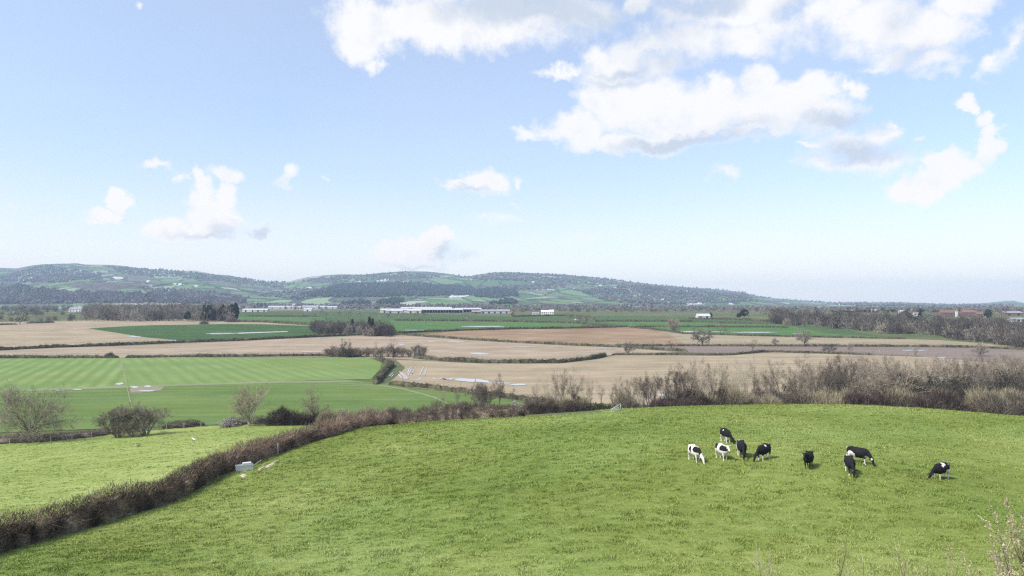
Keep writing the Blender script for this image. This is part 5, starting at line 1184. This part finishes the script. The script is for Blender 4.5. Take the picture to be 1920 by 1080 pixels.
# ------------------------------------------------------------------ cows
m, gn, b = newmat('cow_coat', .8, .12)
at_ = gn.n.new('ShaderNodeAttribute'); at_.attribute_name = 'coat'
wn = gn.smooth(at_.outputs['Fac'], -.012, .012)
tex = gn.n.new('ShaderNodeTexCoord').outputs['Object']; nn = gn.noise(tex, 3, 4)
setc(gn, b, gn.mix(wn, gn.mix(nn, (.008, .008, .010), (.022, .020, .022)), gn.mix(nn, (.56, .51, .45), (.76, .73, .68)))); M['coat'] = m
M['pink'] = flat('udder_skin', (.55, .36, .32), .7, .3, .1); M['hoof'] = flat('hoof_horn', (.10, .085, .07), .6, .3, .2)
M['tagc'] = flat('ear_tag', (.75, .55, .08), .5, .4, .05)
def cow(px_, py_, head_px, label, patches, base, head='graze', yaw=0., step=0., legwhite=(1, 1, 1, 1), scale=1., rz=None, face=None, neckturn=0., Dp=None):
    """px_,py_: pixel under the body's middle; rz: heading about z"""
    q = hit(px_, py_)
    rg = np.random.default_rng(int(px_)); mb = MB()
    body = [(-.86, 1.08, .11, .12), (-.82, 1.08, .22, .22), (-.70, 1.03, .30, .33), (-.48, .97, .34, .38), (-.12, .92, .385, .43), (.22, .91, .37, .43), (.48, .95, .31, .41), (.66, 1.01, .24, .33), (.78, 1.05, .15, .22)]
    mb.tube([[x, 0, z] for x, z, _, _ in body], np.array([[a, b_] for _, _, a, b_ in body]), 20)
    for s_ in (-1, 1): mb.tube([[-.78, s_*.16, 1.24], [-.55, s_*.24, 1.27], [-.3, s_*.2, 1.22]], [.05, .09, .05], 8)
    if head == 'graze': nk = [(.56, 1.10, .17, .27), (.78, .98, .13, .22), (.98, .78, .11, .17), (1.13, .58, .10, .13)]; hd = [(1.13, .60, .105, .12), (1.21, .50, .115, .125), (1.27, .36, .09, .10), (1.33, .20, .068, .075), (1.36, .10, .078, .072), (1.37, .05, .05, .045)]
    else: nk = [(.56, 1.12, .17, .27), (.80, 1.17, .13, .21), (1.0, 1.26, .11, .16), (1.14, 1.34, .10, .125)]; hd = [(1.10, 1.36, .10, .115), (1.20, 1.33, .115, .125), (1.32, 1.24, .09, .10), (1.45, 1.12, .068, .075), (1.53, 1.05, .078, .072), (1.56, 1.02, .05, .045)]
    def turn(x, y=0.):
        a = yaw*min(1, max(0, (x-.6)/.6)); r = x-.6
        return (.6+r*math.cos(a)-y*math.sin(a), r*math.sin(a)+y*math.cos(a))
    def pt3(x, y, z):
        X, Y = turn(x, y) if x > .6 else (x, y); return [X, Y, z]
    mb.tube([pt3(x, 0, z) for x, z, _, _ in nk], np.array([[a, b_] for _, _, a, b_ in nk]), 14)
    mb.tube([pt3(x, 0, z) for x, z, _, _ in hd], np.array([[a, b_] for _, _, a, b_ in hd]), 14)
    ex, ez = hd[1][0]-.05, hd[1][1]+.07
    for s_ in (-1, 1): mb.tube([pt3(ex, s_*.09, ez), pt3(ex-.01, s_*.17, ez+.02), pt3(ex-.02, s_*.26, ez+.0), pt3(ex-.02, s_*.30, ez-.01)], [[.035, .04], [.035, .065], [.03, .05], [.015, .02]], 8)
    for i, (s_, st) in enumerate(((-1, step), (1, -step*.7))):
        mb.tube([[.52, s_*.15, 1.02], [.52, s_*.19, .82], [.49+st*.3, s_*.185, .62], [.50+st*.7, s_*.17, .40], [.49+st*.85, s_*.165, .18], [.50+st*.95, s_*.165, .08], [.53+st, s_*.165, .0]], [.13, .12, .075, .052, .042, .048, .062], 10)
        st2 = -st*.8
        mb.tube([[-.56, s_*.15, 1.0], [-.56+st2*.1, s_*.21, .80], [-.60+st2*.3, s_*.205, .62], [-.72+st2*.6, s_*.18, .47], [-.69+st2*.8, s_*.17, .22], [-.67+st2*.9, s_*.17, .08], [-.64+st2, s_*.17, .0]], [.19, .155, .10, .062, .043, .048, .062], 10)
    me0 = mb.mesh('cow_raw', M['coat'], True)
    tmp = bpy.data.objects.new('cow_raw', me0); COL.objects.link(tmp)
    md = tmp.modifiers.new('r', 'REMESH'); md.mode = 'VOXEL'; md.voxel_size = .027; md.use_smooth_shade = True
    ms = tmp.modifiers.new('s', 'SMOOTH'); ms.factor = .5; ms.iterations = 3
    dg = bpy.context.evaluated_depsgraph_get(); me = bpy.data.meshes.new_from_object(tmp.evaluated_get(dg)); bpy.data.objects.remove(tmp); bpy.data.meshes.remove(me0)
    me.name = 'cow_body'; me.materials.clear(); me.materials.append(M['coat'])
    co = np.empty(len(me.vertices)*3, np.float32); me.vertices.foreach_get('co', co); co = co.reshape(-1, 3)
    wob = .07*np.sin(co[:, 0]*9+co[:, 2]*7+px_)+.05*np.sin(co[:, 1]*13-co[:, 2]*11+px_*2)
    val = np.full(len(co), .3 if base else -.3)
    for (x, y, z, r, c) in patches:
        cx_ = np.array([x, y, z])
        if x > .9: cx_ = np.array(pt3(x, y, z))
        d_ = r*(1+wob*1.6)-np.linalg.norm((co-cx_)*np.array([1, .8, 1]), axis=1)
        val = np.where(d_ > 0, (.1 if c else -.1), val)
    for i, lw in enumerate(legwhite):
        s_ = -1 if i % 2 == 0 else 1; fx = co[:, 0] > .1 if i < 2 else co[:, 0] < -.1
        k = fx & (co[:, 1]*s_ > 0) & (co[:, 2] < lw*.9) & (co[:, 0] < .85)
        val = np.where(k, .1 if lw > 0 else val, val)
    a_ = me.attributes.new('coat', 'FLOAT', 'POINT'); a_.data.foreach_set('value', val.astype(np.float32))
    me.polygons.foreach_set('use_smooth', np.ones(len(me.polygons), bool))
    e = empty('cow', (q[0], q[1], float(ground_z(q[0], q[1]))-.06), rz, scale)
    # lean with the slope
    tag(e, label, 'cow', 'cows grazing on the pasture')
    obj('body', me, e)
    mt = MB(); mt.tube([[-.86, 0, 1.26], [-.93, .02, 1.15], [-.95, .03, .85], [-.93, .02, .6]], [.03, .025, .018, .016], 8); tl = obj('tail', mt.mesh('cow_tail', M['coat'] , True), e)
    av = tl.data.attributes.new('coat', 'FLOAT', 'POINT'); av.data.foreach_set('value', np.full(len(tl.data.vertices), .1 if base or legwhite[2] > .5 else -.1, np.float32))
    mt = MB(); mt.tube([[-.93, .02, .62], [-.925, .02, .5], [-.93, .02, .36]], [.02, .045, .012], 8); tf = obj('tuft', mt.mesh('cow_tuft', M['coat'], True), tl)
    av = tf.data.attributes.new('coat', 'FLOAT', 'POINT'); av.data.foreach_set('value', np.full(len(tf.data.vertices), .1, np.float32))
    mt = MB(); mt.tube([[-.62, 0, .66], [-.5, 0, .60], [-.34, 0, .64], [-.25, 0, .70]], [[.08, .06], [.14, .10], [.13, .09], [.05, .04]], 12); obj('udder', mt.mesh('cow_udder', M['pink'], True), e)
    for s_ in (-1, 1):
        pe = pt3(hd[1][0]+.03, s_*.105, hd[1][1]); mt = MB(); mt.tube([[pe[0]-.02, pe[1], pe[2]], [pe[0], pe[1]*1.06, pe[2]], [pe[0]+.02, pe[1], pe[2]]], [.008, .022, .008], 8); obj('eye', mt.mesh('cow_eye', M['dark_open'], True), e)
    return e
cow(1303, 864, 1318, 'mostly white cow with black patches, leftmost of the herd, grazing', [(.66,.0,1.0,.36,0),(.42,-.25,1.15,.24,0),(-.2,-.25,1.0,.26,0),(-.1,.3,1.1,.24,0),(-.78,0,1.25,.15,0),(-.6,.3,1.0,.2,0),(.85,0,.9,.22,0)], 1, 'graze', yaw=.2, step=.12, rz=R(-78), scale=1.04)
cow(1354, 861, 1368, 'black and white cow with its head raised, second from the left', [(.5,-.2,.98,.38,0),(.75,-.1,1.15,.27,0),(-.5,-.25,1.1,.26,0),(-.85,.1,1.2,.2,0),(.45,.25,1.1,.3,0),(1.16,.1,1.36,.1,0)], 1, 'up', yaw=-.1, step=.1, rz=R(-80), scale=1.02)
cow(1361, 829, 1372, 'black cow with white legs standing behind the rest of the herd', [(.0,-.3,1.25,.10,1),(-.85,0,1.25,.13,1),(.75,.25,1.0,.13,1)], 0, 'graze', yaw=.35, step=.06, legwhite=(.75,.75,.8,.8), rz=R(-84), scale=1.04)
cow(1391, 857, 1395, 'black cow facing the camera with a white rump, third from the left', [(-.75,-.2,1.2,.26,1),(-.75,-.35,.9,.3,1),(.15,.35,1.2,.14,1),(1.22,0,.52,.07,1)], 0, 'graze', yaw=-.12, step=.05, legwhite=(.1,.1,1,.5), rz=R(-98), scale=1.08)
cow(1432, 862, 1416, 'black cow grazing towards the left, right of the white-rumped cow', [(.1,.2,1.3,.12,1),(-.5,.0,.62,.2,1)], 0, 'graze', yaw=-.2, step=.08, legwhite=(.3,.5,.85,.55), rz=R(-138), scale=1.03)
cow(1516, 877, 1512, 'all-black cow standing with level head, apart in the middle', [(1.3,0,1.27,.03,1)], 0, 'up', yaw=-.15, step=.05, legwhite=(0,0,0,0), rz=R(-121), scale=1.0)
cow(1594, 888, 1598, 'black cow with a white blaze, in front of the cow with the white belly', [(1.22,0,.53,.075,1),(.1,.36,1.15,.12,1),(-.6,-.3,.7,.15,1)], 0, 'graze', yaw=.05, step=.08, legwhite=(.2,.2,.75,.75), rz=R(-106), scale=1.03)
cow(1609, 868, 1635, 'black cow with a white belly seen from the side, grazing to the right', [(-.42,-.3,.78,.30,1),(-.3,-.1,.62,.2,1),(1.2,-.05,.56,.09,1),(.7,-.15,.66,.12,1)], 0, 'graze', yaw=-.25, step=.14, legwhite=(.55,.2,.95,.95), rz=R(-50), scale=1.03)
cow(1765, 898, 1746, 'black cow with white markings on its back, rightmost of the herd', [(.0,.15,1.35,.18,1),(.25,.3,1.2,.12,1),(-.8,0,1.3,.16,1),(-.75,.2,.9,.2,1),(-.45,.35,1.25,.08,1),(1.2,0,.54,.06,1)], 0, 'graze', yaw=-.25, step=.1, legwhite=(.6,.6,.95,.95), rz=R(-152), scale=1.0)

# ------------------------------------------------------------------ grass tufts
def tufts(name, label, cat, poly, n, mat, D0, D1, hmin, hmax, seed, fall=1.5, spread=.62, blades=7, cl=(.9, 1.4), wk=.0007):
    rg = np.random.default_rng(seed); P = []; tot = 0
    while tot < n:
        u = rg.uniform(0, 1, 60000); Yd = (D0**(2-fall)+(D1**(2-fall)-D0**(2-fall))*u)**(1/(2-fall)); x = rg.uniform(-.80, .80, 60000)*Yd
        k = inpoly(x, Yd, poly); x, Yd = x[k], Yd[k]; P.append(np.stack([x, Yd], -1)); tot += len(x)
    P = np.concatenate(P)[:n]; z = ground_z(P[:, 0], P[:, 1])
    c = fbm(P[:, 0]*cl[0], P[:, 1]*cl[1], 3, 11); c = np.clip((c-.34)/.3, 0, 1); c2 = fbm(P[:, 0]*.09, P[:, 1]*.09, 3, 4)
    h = hmin+(hmax-hmin)*c**2*(.6+.9*c2)
    keep = z > .02; P, z, h = P[keep], z[keep], h[keep]; n = len(P)
    N = n*blades; Pb = np.repeat(P, blades, 0)+rg.normal(0, 1, (N, 2))*np.repeat(h*.55+.05, blades)[:, None]
    zb = np.repeat(z, blades)-.01; hb = np.repeat(h, blades)*rg.uniform(.5, 1.25, N); a = rg.uniform(0, 6.28, N); lean = rg.uniform(.2, 1.1, N)
    w = np.maximum(.012, wk*np.repeat(P[:, 1], blades))*rg.uniform(.7, 1.4, N); b_ = rg.uniform(0, 6.28, N)
    s_ = np.stack([np.cos(b_)*w, np.sin(b_)*w, 0*w], -1); base = np.c_[Pb, zb]; tip = base+np.stack([np.cos(a)*lean*hb, np.sin(a)*lean*hb, hb], -1)
    V = np.stack([base-s_, base+s_, tip], 1).reshape(-1, 3)
    tag(obj(name, mk_mesh(name, V, [np.arange(len(V)).reshape(-1, 3)], mat)), label, cat, kind='stuff')
M['tuft'] = grassmat('tuft_grass', (.115, .158, .032), (.205, .252, .062), (.345, .385, .145), .045, 1.1, 7., 0, .1, .4, .55)
M['tuft_left'] = grassmat('tuft_grass_left', (.175, .23, .05), (.252, .31, .083), (.36, .39, .15), .03, .5, 5., 0, .1, .3, .4)
tufts('grass', 'tufty short grass growing over the cow pasture', 'grass', cowpoly, 165000, M['tuft'], 24, 128, .035, .17, 5, cl=(1.3, 2.0), wk=.00055)
tufts('grass', 'short bright grass growing over the left pasture', 'grass', leftpoly, 30000, M['tuft_left'], 50, 190, .025, .09, 6, fall=1.2, cl=(.7, 1.1))

# ------------------------------------------------------------------ shrubs at the bottom right corner, near the camera
def near_bush(seed, px_, Y_, ytop, wpx, n_stems, label, cat='bush', dens=1.0, leafy=True, mat='twig_pale', name='willow_bush', leaf=9000):
    p = at(px_, Y_); h_ = htop(px_, Y_, ytop); rg = np.random.default_rng(seed); w_ = wpx/F*Y_
    a = rg.uniform(0, 6.28, n_stems); sp = rg.uniform(.1, 1, n_stems)
    Dv = unit(np.stack([np.cos(a)*sp*w_/h_*.9, np.sin(a)*sp*w_/h_*.9, np.ones(n_stems)], -1))
    LL = h_*rg.uniform(.6, 1.0, n_stems)
    pt, ds = grow(rg, np.zeros((n_stems, 3)), Dv, LL, LL*0+.03, 7, .06, .05)
    TV, tq = tubes(pt, np.full(n_stems, .035), np.full(n_stems, .008), 5)
    e = empty(name, (p[0], p[1], p[2]-.05)); tag(e, label, cat); obj('stems', mk_mesh('bush_stems', TV, [tq], M['bark'], True), e)
    P, D2, L2, R2 = spawn(rg, pt, ds, LL, LL*0+.02, 12, .25, .55, .24, .5); p2, d2 = grow(rg, P, D2, L2, R2, 2, .12, .12)
    V1, q1 = tubes(p2, np.full(len(P), .010), np.full(len(P), .004), 3)
    P3, D3, L3, R3 = spawn(rg, p2, d2, L2, R2, 5, .1, .6, .5, .5); V2, t2 = slivers(rg, P3, D3, L3, np.full(len(P3), .012))
    obj('twigs', mk_mesh('bush_twigs', np.concatenate([V1, V2]), [q1, t2+len(V1)], M[mat]), e)
    if leafy:
        i = rg.integers(0, len(P3), leaf); t = rg.uniform(0, 1, leaf)[:, None]; LP = P3[i]+D3[i]*L3[i][:, None]*t
        LV, lq = leaves(rg, LP, np.full(leaf, .027)); obj('catkins', mk_mesh('bush_catkins', LV, [lq], M['catkin']), e)
near_bush(1, 1955, 21, 968, 115, 15, 'cream catkin-covered willow bush rising at the right edge of the picture', leaf=20000)
near_bush(2, 1880, 20, 1046, 150, 20, 'lower cream catkin bush in the bottom right corner', leaf=13000)
near_bush(3, 1722, 24, 1035, 90, 7, 'grey leafless sapling left of the corner willow bush', leafy=False, name='sapling', cat='sapling')
near_bush(4, 1557, 26, 982, 16, 2, 'tall thin grey stem, left of the two upright saplings', leafy=False, name='sapling', cat='sapling')
near_bush(5, 1606, 26, 988, 18, 2, 'tall thin grey stem, right of the two upright saplings', leafy=False, name='sapling', cat='sapling')
near_bush(6, 1470, 24, 1058, 90, 5, 'faint twiggy shoots poking up at the bottom edge', leafy=False, name='sapling', cat='sapling')

# ------------------------------------------------------------------ haze
mb = MB(); mb.box((0, 4800, 184), (16500, 10200, 372)); m = bpy.data.materials.new('haze_air'); m.use_nodes = True; nt = m.node_tree; nt.nodes.clear()
o_ = nt.nodes.new('ShaderNodeOutputMaterial'); v_ = nt.nodes.new('ShaderNodeVolumePrincipled'); v_.inputs['Density'].default_value = HAZE = 1.0e-4
v_.inputs['Color'].default_value = (.60, .77, 1, 1); v_.inputs['Anisotropy'].default_value = 0.; nt.links.new(v_.outputs[0], o_.inputs['Volume'])
tag(obj('haze', mb.mesh('haze', m)), 'thin blue haze over the whole valley', 'haze', kind='stuff')
